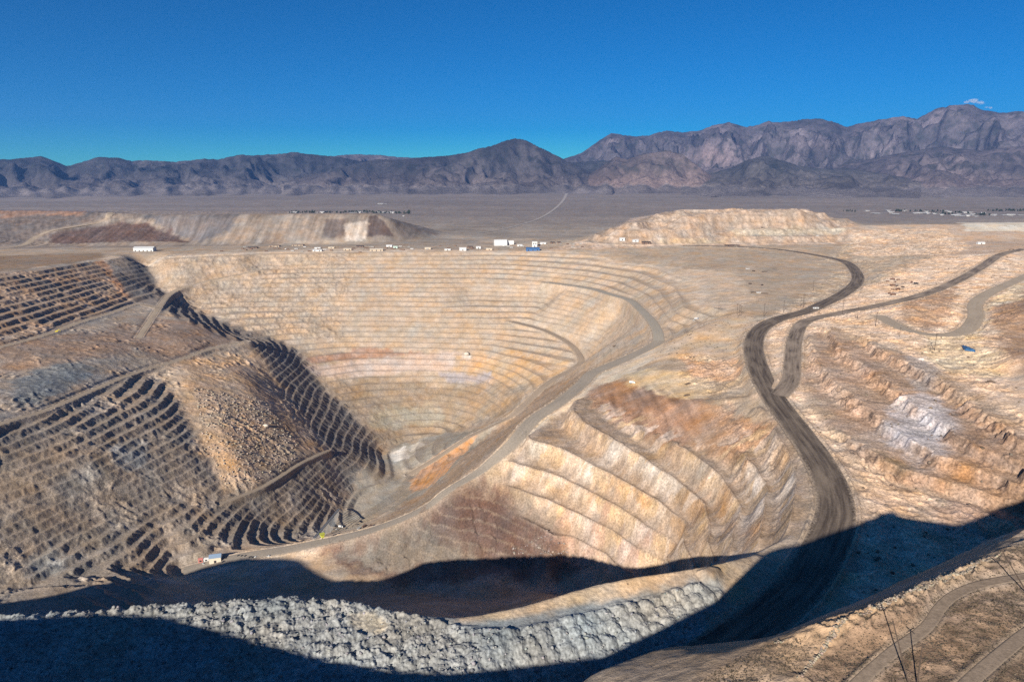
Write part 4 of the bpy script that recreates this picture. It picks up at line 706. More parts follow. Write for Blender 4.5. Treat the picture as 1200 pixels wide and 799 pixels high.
M = dict(
    white=plain('white_paint', (.54, .53, .505), .6), cream=plain('cream_sheet', (.6, .52, .4), .7), tan=plain('tan_sheet', (.45, .36, .26), .75),
    rust=plain('rusty_steel', (.13, .07, .045), .85, 0, .4), darkrust=plain('dark_rust', (.055, .038, .03), .85, 0, .4), dark=plain('dark_steel', (.03, .03, .032), .6),
    glass=plain('window_glass', (.02, .025, .03), .12, 0, .05, 1, .5), blue=plain('blue_roof', (.05, .12, .26), .5), greyblue=plain('grey_blue_roof', (.2, .27, .36), .5),
    yellow=plain('yellow_paint', (.62, .5, .03), .5), lime=plain('lime_paint', (.42, .42, .06), .6), rubber=plain('tyre_rubber', (.015, .015, .015), .85),
    wood=plain('weathered_wood', (.07, .05, .038), .9, 0, .3, 3), steel=plain('galvanised_steel', (.3, .31, .32), .5, .4), red=plain('faded_red', (.42, .16, .13), .7),
    grey=plain('grey_concrete', (.3, .29, .27), .85), green=plain('pale_green_sheet', (.42, .52, .44), .7), tarp=plain('blue_tarpaulin', (.05, .13, .25), .5, 0, .5, .6),
    porcelain=plain('grey_porcelain', (.35, .36, .36), .3), soil=plain('dark_soil', (.1, .07, .05), .95, 0, .4, .4), brown=plain('brown_sheet', (.16, .1, .07), .8),
    pale_rock=plain('pale_rock', (.5, .44, .36), .95, 0, .25, .3), cargreys=plain('dark_car_paint', (.035, .037, .042), .35), belt=plain('conveyor_belt', (.25, .25, .24), .8),
)

# ---------------------------------------------------------------- mesh helpers
def link(o, parent=None, loc=None):
    COL.objects.link(o)
    if parent is not None: o.parent = parent
    if loc is not None: o.location = loc
    return o
def mesh_from(name, V, F, mat, parent=None, smooth=False):
    me = bpy.data.meshes.new(name)
    V = np.asarray(V, np.float32); F = np.asarray(F, np.int32)
    k = F.shape[1]
    me.vertices.add(len(V)); me.vertices.foreach_set('co', V.ravel())
    me.loops.add(F.size); me.loops.foreach_set('vertex_index', F.ravel())
    me.polygons.add(len(F)); me.polygons.foreach_set('loop_start', np.arange(0, F.size, k, dtype=np.int32))
    if smooth: me.polygons.foreach_set('use_smooth', np.ones(len(F), bool))
    me.materials.append(mat); me.update(); me.validate()
    return link(bpy.data.objects.new(name, me), parent)
class MB:
    def __init__(s): s.v = []; s.f = []
    def box(s, x0, x1, y0, y1, z0, z1, taper=0.):
        b = len(s.v); tx = (x1 - x0) * taper / 2; ty = (y1 - y0) * taper / 2
        s.v += [(x0, y0, z0), (x1, y0, z0), (x1, y1, z0), (x0, y1, z0), (x0 + tx, y0 + ty, z1), (x1 - tx, y0 + ty, z1), (x1 - tx, y1 - ty, z1), (x0 + tx, y1 - ty, z1)]
        s.f += [tuple(b + i for i in q) for q in ((0, 3, 2, 1), (4, 5, 6, 7), (0, 1, 5, 4), (1, 2, 6, 5), (2, 3, 7, 6), (3, 0, 4, 7))]
        return s
    def prism(s, prof, y0, y1):   # profile in x,z extruded along y
        b = len(s.v); n = len(prof)
        s.v += [(x, y0, z) for x, z in prof] + [(x, y1, z) for x, z in prof]
        s.f += [tuple(b + i for i in range(n)), tuple(b + n + n - 1 - i for i in range(n))]
        s.f += [(b + i, b + n + i, b + n + (i + 1) % n, b + (i + 1) % n) for i in range(n)]
        return s
    def tube(s, a, c, r0, r1=None, n=8):
        r1 = r0 if r1 is None else r1
        a = Vector(a); c = Vector(c); d = (c - a).normalized()
        u = d.orthogonal().normalized(); w = d.cross(u); b = len(s.v)
        for p, r in ((a, r0), (c, r1)):
            for i in range(n):
                t = 2 * math.pi * i / n; s.v.append(tuple(p + u * math.cos(t) * r + w * math.sin(t) * r))
        s.f += [(b + i, b + (i + 1) % n, b + n + (i + 1) % n, b + n + i) for i in range(n)]
        s.f += [tuple(b + n - 1 - i for i in range(n)), tuple(b + n + i for i in range(n))]
        return s
    def obj(s, name, mat, parent=None, bevel=0.):
        me = bpy.data.meshes.new(name); me.from_pydata(s.v, [], s.f); me.materials.append(mat); me.update()
        o = link(bpy.data.objects.new(name, me), parent)
        if bevel:
            bv = o.modifiers.new('edge', 'BEVEL'); bv.width = bevel; bv.segments = 1
        return o
def tag(o, label, cat, group=None):
    o['label'] = label; o['category'] = cat
    if group: o['group'] = group
    return o
def thing(name, label, cat, loc, rot=0., group=None):
    o = bpy.data.objects.new(name, None); o.empty_display_size = 1; link(o, None, loc); o.rotation_euler = (0, 0, rot)
    return tag(o, label, cat, group)
def copy_thing(o, loc, rot, label, group=None):
    r = o.copy(); COL.objects.link(r); r.location = loc; r.rotation_euler = (0, 0, rot); r['label'] = label
    if group: r['group'] = group
    for ch in list(o.children):
        c = ch.copy(); COL.objects.link(c); c.parent = r
        for g in ch.children:
            d = g.copy(); COL.objects.link(d); d.parent = c
    return r

# ---------------------------------------------------------------- the shaped ground
def poly_sd(x, y, poly):
    P = np.array(poly, np.float64); Q = np.roll(P, -1, 0)
    d2 = np.full(x.shape, 1e18); ins = np.zeros(x.shape, bool)
    for (ax, ay), (bx, by) in zip(P, Q):
        ex, ey = bx - ax, by - ay; L = ex * ex + ey * ey + 1e-9
        t = np.clip(((x - ax) * ex + (y - ay) * ey) / L, 0, 1)
        d2 = np.minimum(d2, (x - ax - t * ex) ** 2 + (y - ay - t * ey) ** 2)
        if abs(ey) > 1e-9:
            c = ((ay > y) != (by > y)) & (x < (bx - ax) * (y - ay) / (by - ay) + ax)
            ins ^= c
    d = np.sqrt(d2)
    return np.where(ins, d, -d)
def poly_mask(x, y, poly, soft, wob=None):
    P = np.array(poly); m = np.zeros(x.shape, np.float64); pad = soft * 3
    sel = np.nonzero((x > P[:, 0].min() - pad) & (x < P[:, 0].max() + pad) & (y > P[:, 1].min() - pad) & (y < P[:, 1].max() + pad))[0]
    if len(sel) == 0: return sel, m[:0]
    sd = poly_sd(x[sel], y[sel], poly)
    if wob is not None: sd = sd + wob[sel] * soft
    w = sstep(-soft, soft, sd); k = w > 0
    return sel[k], w[k]
BASE = build_base()
GY_, GX_ = np.gradient(BASE, CELL)
SLOPE = blur(np.sqrt(GX_ ** 2 + GY_ ** 2), 2, 2)
RC = [(n, k, w, smooth_line(p, 8 if w > 5 else 2)) for n, k, w, p in ROADS]
for i, (n, k, w, c) in enumerate(RC):
    z = c[:, 2].copy()
    for _ in range(3): z[1:-1] = (z[:-2] + z[1:-1] * 2 + z[2:]) / 4
    c[:, 2] = z
HILL = [z for z in ZONES if z[0] == 'hill'][0][4]
def road_nearest(x, y, c, reach):
    # distance to the centre line and its height, for points within reach
    lo = c[:, :2].min(0) - reach; hi = c[:, :2].max(0) + reach
    sel = np.nonzero((x > lo[0]) & (x < hi[0]) & (y > lo[1]) & (y < hi[1]))[0]
    D = np.full(len(sel), 1e9); Z = np.zeros(len(sel))
    for a, b in zip(c[:-1], c[1:]):
        k = np.nonzero((x[sel] > min(a[0], b[0]) - reach) & (x[sel] < max(a[0], b[0]) + reach) & (y[sel] > min(a[1], b[1]) - reach) & (y[sel] < max(a[1], b[1]) + reach))[0]
        if len(k) == 0: continue
        ex, ey = b[0] - a[0], b[1] - a[1]; L = ex * ex + ey * ey + 1e-9
        px, py = x[sel[k]], y[sel[k]]
        t = np.clip(((px - a[0]) * ex + (py - a[1]) * ey) / L, 0, 1)
        d = np.hypot(px - a[0] - t * ex, py - a[1] - t * ey)
        m = d < D[k]; kk = k[m]; D[kk] = d[m]; Z[kk] = a[2] + (b[2] - a[2]) * t[m]
    k = D < reach
    return sel[k], D[k], Z[k]
def terrain(x, y, colour=False):
    x = np.asarray(x, np.float64).ravel(); y = np.asarray(y, np.float64).ravel()
    z = base_z(BASE, x, y); near = sstep(2400, 1200, np.hypot(x, y))
    slope = samp(SLOPE, x, y)
    w1 = fbm(x, y, 45, 3, 3); w2 = fbm(x, y, 13, 3, 5)
    wob = w1 * .8 + w2 * .5
    rough = np.zeros_like(z)
    for n, a, P in ROUGH:
        s, w = poly_mask(x, y, P, 14, wob); rough[s] = rough[s] * (1 - w) + a * w
    face = np.zeros_like(z); bmask = np.zeros_like(z); talus = np.zeros_like(z)
    smooth = np.zeros_like(z)
    for n, P in SMOOTH:
        s, w = poly_mask(x, y, P, 9, wob); smooth[s] = np.maximum(smooth[s], w)
    for n, H, ang, P in BENCHES:
        s, w = poly_mask(x, y, P, 10)
        if len(s) == 0: continue
        sl = slope[s]
        w = w * (sstep(.15, .26, sl) if n != 'cut' else sstep(.05, .10, sl)) * (1 - smooth[s])
        r = rough[s]
        if n == 'left':   # stretches where benches have slumped
            slump = sstep(.18, .5, fbm(x[s], y[s], 75, 3, 25)); w = w * (1 - .75 * slump); r = r + .5 * slump; rough[s] = r
        q = z[s] / H + (1.9 * w1[s] + 1.2 * w2[s] + .5 * fbm(x[s], y[s], 6, 2, 21)) * (.22 + 1.3 * r) / H + .25 * pn(x[s] / 160., y[s] / 160., 23)
        fl = np.floor(q); f = q - fl
        b = np.clip(1 - np.maximum(sl, .2) / math.tan(math.radians(ang)), {'left': .20, 'bowl': .40}.get(n, .26), .8)
        g = np.clip((f - b) / (1 - b), 0, 1)
        # loose rock at the foot of each face
        g = np.maximum(g, .20 * sstep(b - .16, b + .1, f) * (.5 + r))
        # a low windrow along the edge of each berm
        g = g + .05 * np.exp(-((f - .05) / .03) ** 2)
        zt = H * (fl + g + b * .5 * (1 - .0))
        z[s] = mix(z[s], zt, w)
        if n == 'bowl': talus[s] = w * (1 - sstep(b + .02, b + .42, f + .10 * w2[s]))
        fm = sstep(b - .08, b + .05, f) * w
        face[s] = np.maximum(face[s], fm); bmask[s] = np.maximum(bmask[s], w)
    # broken rock
    s = np.nonzero(rough > .02)[0]
    if len(s):
        amp = rough[s] * (.25 + .75 * np.where(bmask[s] > .3, face[s], .55))
        a = ridged(x[s], y[s], 21, 4, 31) - .55
        b = fbm(x[s], y[s], 7.5, 3, 41)
        big = np.maximum(0, pn(x[s] / 38., y[s] / 38., 77) - .1) * rough[s]
        z[s] += amp * (a * 3.6 + b * 1.3) + big * big * a * 4.
    z += .5 * fbm(x, y, 28, 3, 51) * near * sstep(150, 300, y) + .16 * fbm(x, y, 4.5, 2, 61) * near
    # gullies below the ramp
    s, w = poly_mask(x, y, RILL_AREA, 14, wob)
    if len(s):
        u = x[s] * .92 + y[s] * .2
        z[s] -= w * (np.abs(pn(u / 13., y[s] / 90., 91)) < .16) * 0 + w * 3.2 * np.clip(1 - np.abs(pn((u + 5 * w2[s]) / 15., y[s] / 110., 91)) * 3.2, 0, 1)
    # rubble on the slip in the left wall
    s, w = poly_mask(x, y, SCAR_AREA, 12, wob)
    if len(s): z[s] += w * (np.maximum(0, pn(x[s] / 5., y[s] / 5., 13)) * .8 + np.maximum(0, pn(x[s] / 2.4, y[s] / 2.4, 14)) * .5)
    # truckloads of waste rock tipped side by side on the platform
    pile = np.zeros_like(z)
    s, w = poly_mask(x, y, PILE_AREA, 3)
    if len(s):
        px, py = x[s] + w2[s] * 2.2, y[s] + w1[s] * 2.
        ca, sa = math.cos(.42), math.sin(.42)
        cell = 8.6
        rx = (px * ca + py * sa) / cell; ry = (-px * sa + py * ca) / (cell * .95)
        ix = np.floor(rx); iy = np.floor(ry)
        best = np.zeros(len(s)); edge = np.zeros(len(s))
        for dx in (-1, 0, 1):
            for dy in (-1, 0, 1):
                hx = hash2((ix + dx).astype(np.int64), (iy + dy).astype(np.int64), 5) / 4294967295.
                hy = hash2((ix + dx).astype(np.int64), (iy + dy).astype(np.int64), 9) / 4294967295.
                hh = hash2((ix + dx).astype(np.int64), (iy + dy).astype(np.int64), 15) / 4294967295.
                cx = ix + dx + .5 + (hx - .5) * .4; cy = iy + dy + .5 + (hy - .5) * .4
                d = np.hypot((rx - cx) * 1.0, (ry - cy) * 1.0)
                # tipped towards +x+y: long back, steep front
                lean = ((rx - cx) * .3 + (ry - cy) * .95)
                h = (2.0 + 1.6 * hh) * np.clip(1.0 - (d / .74) ** 1.6 + lean * .30, 0, 1.3)
                best = np.maximum(best, h)
        lft = sstep(60, -80, x[s])
        chaos = (ridged(x[s], y[s], 9, 4, 71) * 1.4 + np.maximum(0, fbm(x[s], y[s], 2.6, 2, 73)) * .8)
        hgt = best * (1 - lft * .3) + chaos * (.2 + .4 * lft) + .5 * fbm(x[s], y[s], 1.6, 2, 75)
        s2, wg = poly_mask(x[s], y[s], [z_ for z_ in ZONES if z_[0] == 'platformtan'][0][4], 6)
        hgt[s2] *= 1 - .8 * wg
        z[s] += w * hgt; pile[s] = w
    s, w = poly_mask(x, y, [z_ for z_ in ZONES if z_[0] == 'mound'][0][4], 3)
    if len(s): z[s] += w * 4.5
    # spoil windrows that catch the light below the platform
    for (ax, ay), (bx, by), hh in (((-300, 520), (-165, 545), 26), ((-360, 470), (-300, 480), 14)):
        ex, ey = bx - ax, by - ay; L = ex * ex + ey * ey
        t = np.clip(((x - ax) * ex + (y - ay) * ey) / L, 0, 1)
        d = np.hypot(x - ax - t * ex, y - ay - t * ey)
        z += hh * np.exp(-(d / 16.) ** 2) * sstep(0, .12, t) * 0
    # near hill: sage tussocks, a ragged rock lip
    s, w = poly_mask(x, y, HILL, 4, wob)
    if len(s): z[s] += w * (.16 * fbm(x[s], y[s], 1.9, 3, 81) + .45 * fbm(x[s], y[s], 10, 2, 83))
    s, w = poly_mask(x, y, [z_ for z_ in ZONES if z_[0] == 'hillrock'][0][4], 3, wob)
    if len(s): z[s] += w * np.maximum(0, ridged(x[s], y[s], 2.6, 4, 85) - .3) * .7
    # road beds with windrows
    droad = np.full(x.shape, 1e9); kind = np.zeros(x.shape, np.int8)
    for n, k, wd, c in RC:
        hw = wd / 2; sh = 10 if wd > 10 else (3 if wd > 5 else 1.2)
        s, d, rz = road_nearest(x, y, c, hw + sh + 1)
        if len(s) == 0: continue
        t = sstep(hw + 1.0 * (wd > 5), hw + sh, d)
        z[s] = mix(rz, z[s], t)
        m = d - hw < droad[s]; kind[s[m]] = 1 if wd > 10 else (2 if wd > 5 else 3)
        droad[s] = np.minimum(droad[s], d - hw)
    s = np.nonzero(droad < 12)[0]
    if len(s):
        bw = np.array((1., 1.4, .6, .28))[kind[s]]; bh = np.array((0., 1.5, .4, .12))[kind[s]]
        jag = .5 + np.clip(pn(x[s] / 7., y[s] / 7., 95) + .5, 0, 1) + .4 * pn(x[s] / 2.5, y[s] / 2.5, 97)
        z[s] += bh * jag * np.exp(-((droad[s] - bw) / bw) ** 2)
    if not colour: return z
    # ------------------------------------------------ albedo of the ground
    R = np.hypot(x, y)
    C = np.empty((len(x), 3)); C[:] = (.33, .25, .175)
    far = sstep(2250, 2750, y + np.abs(x) * .05 + w1 * 60)[:, None]
    vcol = np.array((.25, .205, .16)) * (1 + .22 * fbm(x, y / 3., 260, 4, 111) + .22 * fbm(x / 5., y, 90, 3, 113))[:, None]
    vfar = np.array((.18, .148, .125)) * (1 + .16 * fbm(x / 3., y, 700, 5, 115) + .10 * fbm(x, y * 1.5, 240, 4, 119))[:, None]
    vcol = mix(vcol, vfar, sstep(3000, 5200, y + 500 * fbm(x, y, 1500, 2, 117))[:, None])
    C = mix(C, vcol, far)
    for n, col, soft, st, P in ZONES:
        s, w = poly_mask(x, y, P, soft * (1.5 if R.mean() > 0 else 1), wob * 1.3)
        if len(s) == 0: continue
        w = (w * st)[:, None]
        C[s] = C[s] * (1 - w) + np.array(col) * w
    C *= (1.16 - .30 * np.clip(bmask, 0, 1))[:, None]
    # broad drift of tone, seams following the rock
    calm = np.clip(1.15 - bmask * (rough < .2), .3, 1)
    tone = 1 + (.14 * fbm(x, y, 110, 4, 121) + .12 * w2) * calm
    C *= tone[:, None]
    warm = fbm(x, y, 60, 4, 131) * .10
    C[:, 0] *= 1 + warm; C[:, 2] *= 1 - warm
    s = np.nonzero((bmask > .05))[0]
    if len(s):
        seam = fbm(x[s], y[s], 18, 4, 141)
        fc = np.array((.34, .26, .185))
        dusty = (bmask[s] * (1 - face[s]) * .30)[:, None]
        C[s] = C[s] * (1 - dusty) + fc * dusty
        C[s] *= (1 - face[s] * (.30 * np.clip(seam, 0, 1) * rough[s] + .12 * rough[s]))[:, None]
        cut = [q for q in ZONES if q[0] == 'cutbench'][0][4]
        k, wk = poly_mask(x[s], y[s], cut, 8)
        rk = np.array((.25, .17, .12)) * (1 + .5 * fbm(x[s][k], y[s][k], 9, 3, 143))[:, None]
        wk = (wk * face[s][k] * .8 * sstep(-.5, .4, fbm(x[s][k], y[s][k], 55, 3, 145)))[:, None]
        C[s[k]] = C[s[k]] * (1 - wk) + rk * wk
    # second wall: patches of cream and rust rock with sharp contacts, brown loose rock on the berms
    P = [q for q in ZONES if q[0] == 'wall'][0][4]
    s, w = poly_mask(x, y, P, 10, wob)
    if len(s):
        p1 = sstep(.10, .20, fbm(x[s], y[s] * 1.3, 42, 5, 171)) * w * .42
        p2 = sstep(.20, .30, fbm(x[s], y[s] * 1.3, 34, 5, 173)) * w * .75
        C[s] = mix(C[s], np.array((.56, .47, .39)), p1[:, None]); C[s] = mix(C[s], np.array((.45, .31, .18)), p2[:, None])
        C[s] *= (1 + w * .22 * fbm(x[s], y[s], 9, 4, 175))[:, None]
    s = np.nonzero(talus > .01)[0]
    if len(s):
        tk = (talus[s] * .62)[:, None]
        C[s] = C[s] * (1 - tk) + np.array((.26, .19, .14)) * (1 + .3 * w2[s])[:, None] * tk
    # dump flanks: streaks down the slope
    for n in ('dumpleft', 'dumpright', 'brownslope', 'slopea', 'slopeb', 'brownpurple'):
        P = [q for q in ZONES if q[0] == n][0][4]
        s, w = poly_mask(x, y, P, 12)
        if len(s):
            sc = 17. if n.startswith('dump') else 9.
            st = fbm(x[s] / sc, y[s] / (sc * 9), 1, 4, 151)
            if n == 'dumpleft':
                st = st * 1.5
            C[s] *= (1 + w * st * (.22 if n == 'dumpleft' else .20))[:, None]
    s, w = poly_mask(x, y, HILL, 3)
    if len(s):
        C[s] *= (1 + w * (.30 * fbm(x[s], y[s], 3, 4, 161) + .14 * fbm(x[s], y[s], .7, 2, 163)))[:, None]
    # graded shoulders beside the haul roads
    sh = (np.clip(1 - droad / np.where(y < 200, 1., 7.), 0, 1) * (droad < 1e8) * .6 * (1 - pile))[:, None]
    C = C * (1 - sh) + np.array((.36, .28, .205)) * sh
    return z, np.c_[np.clip(C, .012, .85), np.clip(.55 + rough * .8 + .4 * pile, 0, 1)]

def ring_grid(cols, rows, cx, cy):
    a = np.radians(cols)[None, :]; r = np.asarray(rows)[:, None]
    return (cx + np.sin(a) * r).ravel(), (cy + np.cos(a) * r).ravel()
def grid_faces(nr, nc, closed):
    i = np.arange(nr - 1)[:, None]; j = np.arange(nc if closed else nc - 1)[None, :]
    j2 = (j + 1) % nc
    return np.stack([i * nc + j + 0 * j2, i * nc + j2, (i + 1) * nc + j2, (i + 1) * nc + j], -1).reshape(-1, 4)
def set_col(o, C):
    at = o.data.attributes.new('Col', 'FLOAT_COLOR', 'POINT')
    at.data.foreach_set('color', (C if C.shape[1] == 4 else np.c_[C, np.ones(len(C))]).astype(np.float32).ravel())
DETAIL = 1.0
da = .06 / DETAIL
cols = np.concatenate([np.arange(-180, -80, 3.), np.arange(-80, -43, .5), np.arange(-43, 43, da), np.arange(43, 60, .5), np.arange(60, 180, 3.)])
rows = [1., 15, 30, 45, 60, 72]
r = 80.
def step(r):
    if r < 215: return .3
    if r < 318: return 2.
    if r < 480: return .7
    if r < 800: return 2.
    if r < 900: return 1.8
    if r < 1700: return 1.45
    if r < 2250: return 2.0
    if r < 2700: return 2.6
    if r < 3050: return 4.
    return max(6., r * .012)
while r < 90000:
    rows.append(r); r += step(r) / (DETAIL if r < 3050 else 1)
rows.append(90000.)
gx, gy = ring_grid(cols, rows, 0., -40.)
zs = []; cs = []
for k in range(0, len(gx), 400000):
    z_, c_ = terrain(gx[k:k + 400000], gy[k:k + 400000], True); zs.append(z_); cs.append(c_)
gz = np.concatenate(zs); gc = np.concatenate(cs)
M_ground = ground_material('desert_rock_and_dust')
ground = mesh_from('ground', np.c_[gx, gy, gz], grid_faces(len(rows), len(cols), True), M_ground, smooth=True)
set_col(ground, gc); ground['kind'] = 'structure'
print('ground verts', len(gx))
del gx, gy, gz, gc, zs, cs

# ---------------------------------------------------------------- roads: ribbons on the graded beds
def road_material(name, col, dark, wet):
    m, nt, bs = node_mat(name)
    uv = N(nt, 'ShaderNodeUVMap'); uv.uv_map = 'lane'
    mp = N(nt, 'ShaderNodeMapping'); mp.inputs['Scale'].default_value = (.30, .012, 1); nt.links.new(uv.outputs[0], mp.inputs[0])
    tracks = noise(nt, mp.outputs[0], 1., 4, .6)
    mp2 = N(nt, 'ShaderNodeMapping'); mp2.inputs['Scale'].default_value = (.06, .022, 1); nt.links.new(uv.outputs[0], mp2.inputs[0])
    patch = noise(nt, mp2.outputs[0], 1., 3, .5)
    tc = N(nt, 'ShaderNodeTexCoord'); fine = noise(nt, tc.outputs['Object'], 1.6 if name == 'hill_track' else .5, 6, .68)
    mx = N(nt, 'ShaderNodeMix'); mx.data_type = 'RGBA'
    mx.inputs['A'].default_value = (*col, 1); mx.inputs['B'].default_value = (*dark, 1)
    f = math_(nt, 'MULTIPLY', maprange(nt, tracks, .36, .60, .25, 1.), maprange(nt, patch, .34 - wet, .66 - wet, 0., 1.))
    nt.links.new(f, mx.inputs['Factor'])
    c = vscale(nt, mx.outputs['Result'], maprange(nt, fine, .28, .72, .7, 1.3))
    # graded, dustier edges: the 'edge' attribute is the distance from the middle, 0 to 1
    at = N(nt, 'ShaderNodeAttribute'); at.attribute_name = 'Edge'
    wob = math_(nt, 'ADD', at.outputs['Fac'], maprange(nt, fine, .3, .7, -.2, .2))
    m2 = N(nt, 'ShaderNodeMix'); m2.data_type = 'RGBA'; nt.links.new(maprange(nt, wob, .74, .95, 0., 1.), m2.inputs['Factor'])
    nt.links.new(c, m2.inputs['A']); m2.inputs['B'].default_value = (.34, .265, .195, 1) if name != 'hill_track' else (.22, .175, .13, 1)
    nt.links.new(m2.outputs['Result'], bs.inputs['Base Color'])
    bump(nt, bs, fine, .35, .3)
    return m
RM = dict(dark=road_material('watered_haul_road', (.22, .17, .125), (.076, .057, .044), .14), dark2=road_material('half_dry_haul_road', (.31, .24, .18), (.09, .068, .052), .06),
          grey=road_material('gravel_ramp', (.33, .285, .225), (.29, .255, .20), .0), grey2=road_material('gravel_ramp_low', (.30, .25, .195), (.235, .20, .16), .02),
          brown=road_material('brown_ramp', (.29, .225, .165), (.235, .18, .132), .0), tan=road_material('dusty_road', (.33, .26, .185), (.27, .205, .145), -.04),
          pale=road_material('pale_gravel_road', (.37, .295, .215), (.30, .235, .168), .0), hill=road_material('hill_track', (.25, .19, .138), (.165, .122, .088), .08))
for idx, (n, k, wd, c) in enumerate(RC):
    c2 = smooth_line([tuple(p) for p in c[::2]] if len(c) > 8 else [tuple(p) for p in c], 4. if wd > 5 else .7)
    d = np.gradient(c2[:, :2], axis=0); d /= np.linalg.norm(d, axis=1)[:, None] + 1e-9
    nr_ = np.stack([d[:, 1], -d[:, 0]], 1)
    u = np.linspace(-1, 1, 13); al = np.r_[0, np.cumsum(np.linalg.norm(np.diff(c2[:, :2], axis=0), axis=1))]
    P = []
    for i in range(len(c2)):
        for q in u:
            lift = .50 - .014 * idx + (.25 if wd > 10 else .0) * (1 - q * q) - (1.2 if wd > 10 else .3) * max(0, abs(q) - .93) / .07
            jit = 1 + .05 * math.sin(i * .37 + q * 3) * (abs(q) > .9)
            P.append((c2[i, 0] + nr_[i, 0] * q * wd * .53 * jit, c2[i, 1] + nr_[i, 1] * q * wd * .53 * jit, c2[i, 2] + lift))
    if wd < 5: P = [(a, b, e - .26) for a, b, e in P]
    Fq = grid_faces(len(c2), 13, False)
    o = mesh_from(n, P, Fq[:, ::-1], RM[k], smooth=True); o['kind'] = 'structure'
    uvl = o.data.uv_layers.new(name='lane')
    li = np.empty(len(o.data.loops), np.int32); o.data.loops.foreach_get('vertex_index', li)
    uvs = np.stack([(u[li % 13]) * wd * .5, al[li // 13]], 1).astype(np.float32); uvl.data.foreach_set('uv', uvs.ravel())
    at = o.data.attributes.new('Edge', 'FLOAT', 'POINT'); at.data.foreach_set('value', np.abs(np.tile(u, len(c2))).astype(np.float32))
# straight gravel road over the valley
V = []
vr = smooth_line([(x, y, 0) for x, y in VALLEY_ROAD], 60)
for i, p in enumerate(vr):
    w = 6 + 14 * i / len(vr)
    zz = terrain([p[0] - w, p[0] + w], [p[1], p[1]])
    V += [(p[0] - w, p[1], zz[0] + 1.2), (p[0] + w, p[1], zz[1] + 1.2)]
o = mesh_from('valley_road', V, grid_faces(len(vr), 2, False), plain('pale_desert_road', (.33, .285, .245), .95, 0, .12, .01)); o['kind'] = 'structure'

# ---------------------------------------------------------------- mountains
mc = np.arange(-52, 52, .075); mr = np.concatenate([np.arange(9300, 14000, 38.), np.arange(14000, 19500, 60.), np.arange(19500, 24500, 400.)])
mx_, my_ = ring_grid(mc, mr, 0, 0)
bear = np.degrees(np.arctan2(mx_, my_)); rad = np.hypot(mx_, my_)
ROCK = dict(a=(1.15, 1.06, 1.12), b=(.66, .66, .68), c=(1.1, 1.0, 1.0), d=(.70, .66, .65), e=(.6, .6, .6), f=(1.35, 1.12, 1.02), g=(.70, .69, .66), h=(1.05, .93, .93))
mrock = np.ones((len(mx_), 3))
mz = np.full(mx_.shape, -420.); shade_id = np.zeros(mx_.shape)
wx = 420 * fbm(mx_, my_, 2300, 4, 201); wy = 420 * fbm(mx_, my_, 2300, 4, 203)
spur = ridged((mx_ + wx), (my_ + wy) / 1.5, 1500, 6, 211, .52)
spur2 = ridged(mx_ + wx * .6, my_ + wy * .6, 520, 5, 221, .55)
spur = np.minimum(spur, 1.15); spur2 = np.minimum(spur2, 1.1)
fine_m = fbm(mx_, my_, 180, 4, 231)
for ci, (Dk, W, key, pts) in enumerate(CRESTS):
    P = np.array(pts)
    wig = 260 * pn(bear / 3.1, np.full_like(bear, ci * 7.3), 241) + 90 * pn(bear / .9, np.full_like(bear, ci * 3.3), 243)
    Dc = Dk + wig
    hc = np.interp(bear, P[:, 0], P[:, 1], left=-900, right=-900) + 297.
    hc = np.maximum(hc, 0) * (1 + wig / Dk)
    jag = (fbm(bear, np.full_like(bear, ci * 1.7), .8, 4, 251)) * .012 * hc
    W = W * (1 + .22 * pn(bear / 1.9, np.full_like(bear, ci * 5.1), 245))
    s = np.clip((Dc - rad) / W, 0, 1); sb = np.clip((rad - Dc) / (W * .9), 0, 1)
    t = np.where(rad < Dc, s, sb)
    prof = (1 - t) ** 1.55 * .82 + .18 * (1 - t) ** 3
    mid = np.clip(4 * t * (1 - t), 0, 1) * sstep(.0, .22, t)
    h = hc * prof * (1 + mid * ((spur - .72) * .80 + (spur2 - .6) * .42)) + jag * (1 - t) ** 4 + hc * .035 * fine_m * mid
    h = h - 30 * sstep(.88, 1., t)
    fan = 95 * sstep(Dc - 1.5 * W, Dc - .75 * W, rad) ** 1.5 * (hc > 120) * (rad < Dc) * (1 + .5 * pn(bear / .8, rad / 1500., 249)) - 14
    h = np.maximum(h, fan)
    cand = -297. + h
    sel = cand > mz; fz = sstep(40, -10, h - fan)[sel][:, None]; lowz = sstep(110, 0, cand + 297)[sel][:, None]
    mrock[sel] = mix(np.array(ROCK[key]), 1.15, np.maximum(fz, lowz)); mz = np.where(cand > mz, cand, mz)
M_mtn, nt, bs = node_mat('mountain_rock_and_juniper')
tc = N(nt, 'ShaderNodeTexCoord'); v = tc.outputs['Object']
b1 = noise(nt, v, .0011, 6, .6); b2 = noise(nt, v, .0055, 6, .68); b3 = noise(nt, v, .022, 4, .7)
cr = N(nt, 'ShaderNodeValToRGB'); nt.links.new(b1, cr.inputs[0])
cr.color_ramp.elements[0].position = .36; cr.color_ramp.elements[0].color = (.054, .052, .053, 1)
cr.color_ramp.elements[1].position = .66; cr.color_ramp.elements[1].color = (.132, .118, .117, 1)
e = cr.color_ramp.elements.new(.52); e.color = (.084, .078, .078, 1)
mxn = N(nt, 'ShaderNodeMix'); mxn.data_type = 'RGBA'; nt.links.new(maprange(nt, b2, .50, .60, 0, .85), mxn.inputs['Factor'])
nt.links.new(cr.outputs[0], mxn.inputs['A']); mxn.inputs['B'].default_value = (.030, .033, .030, 1)
geo = N(nt, 'ShaderNodeNewGeometry'); sep = N(nt, 'ShaderNodeSeparateXYZ'); nt.links.new(geo.outputs['Position'], sep.inputs[0])
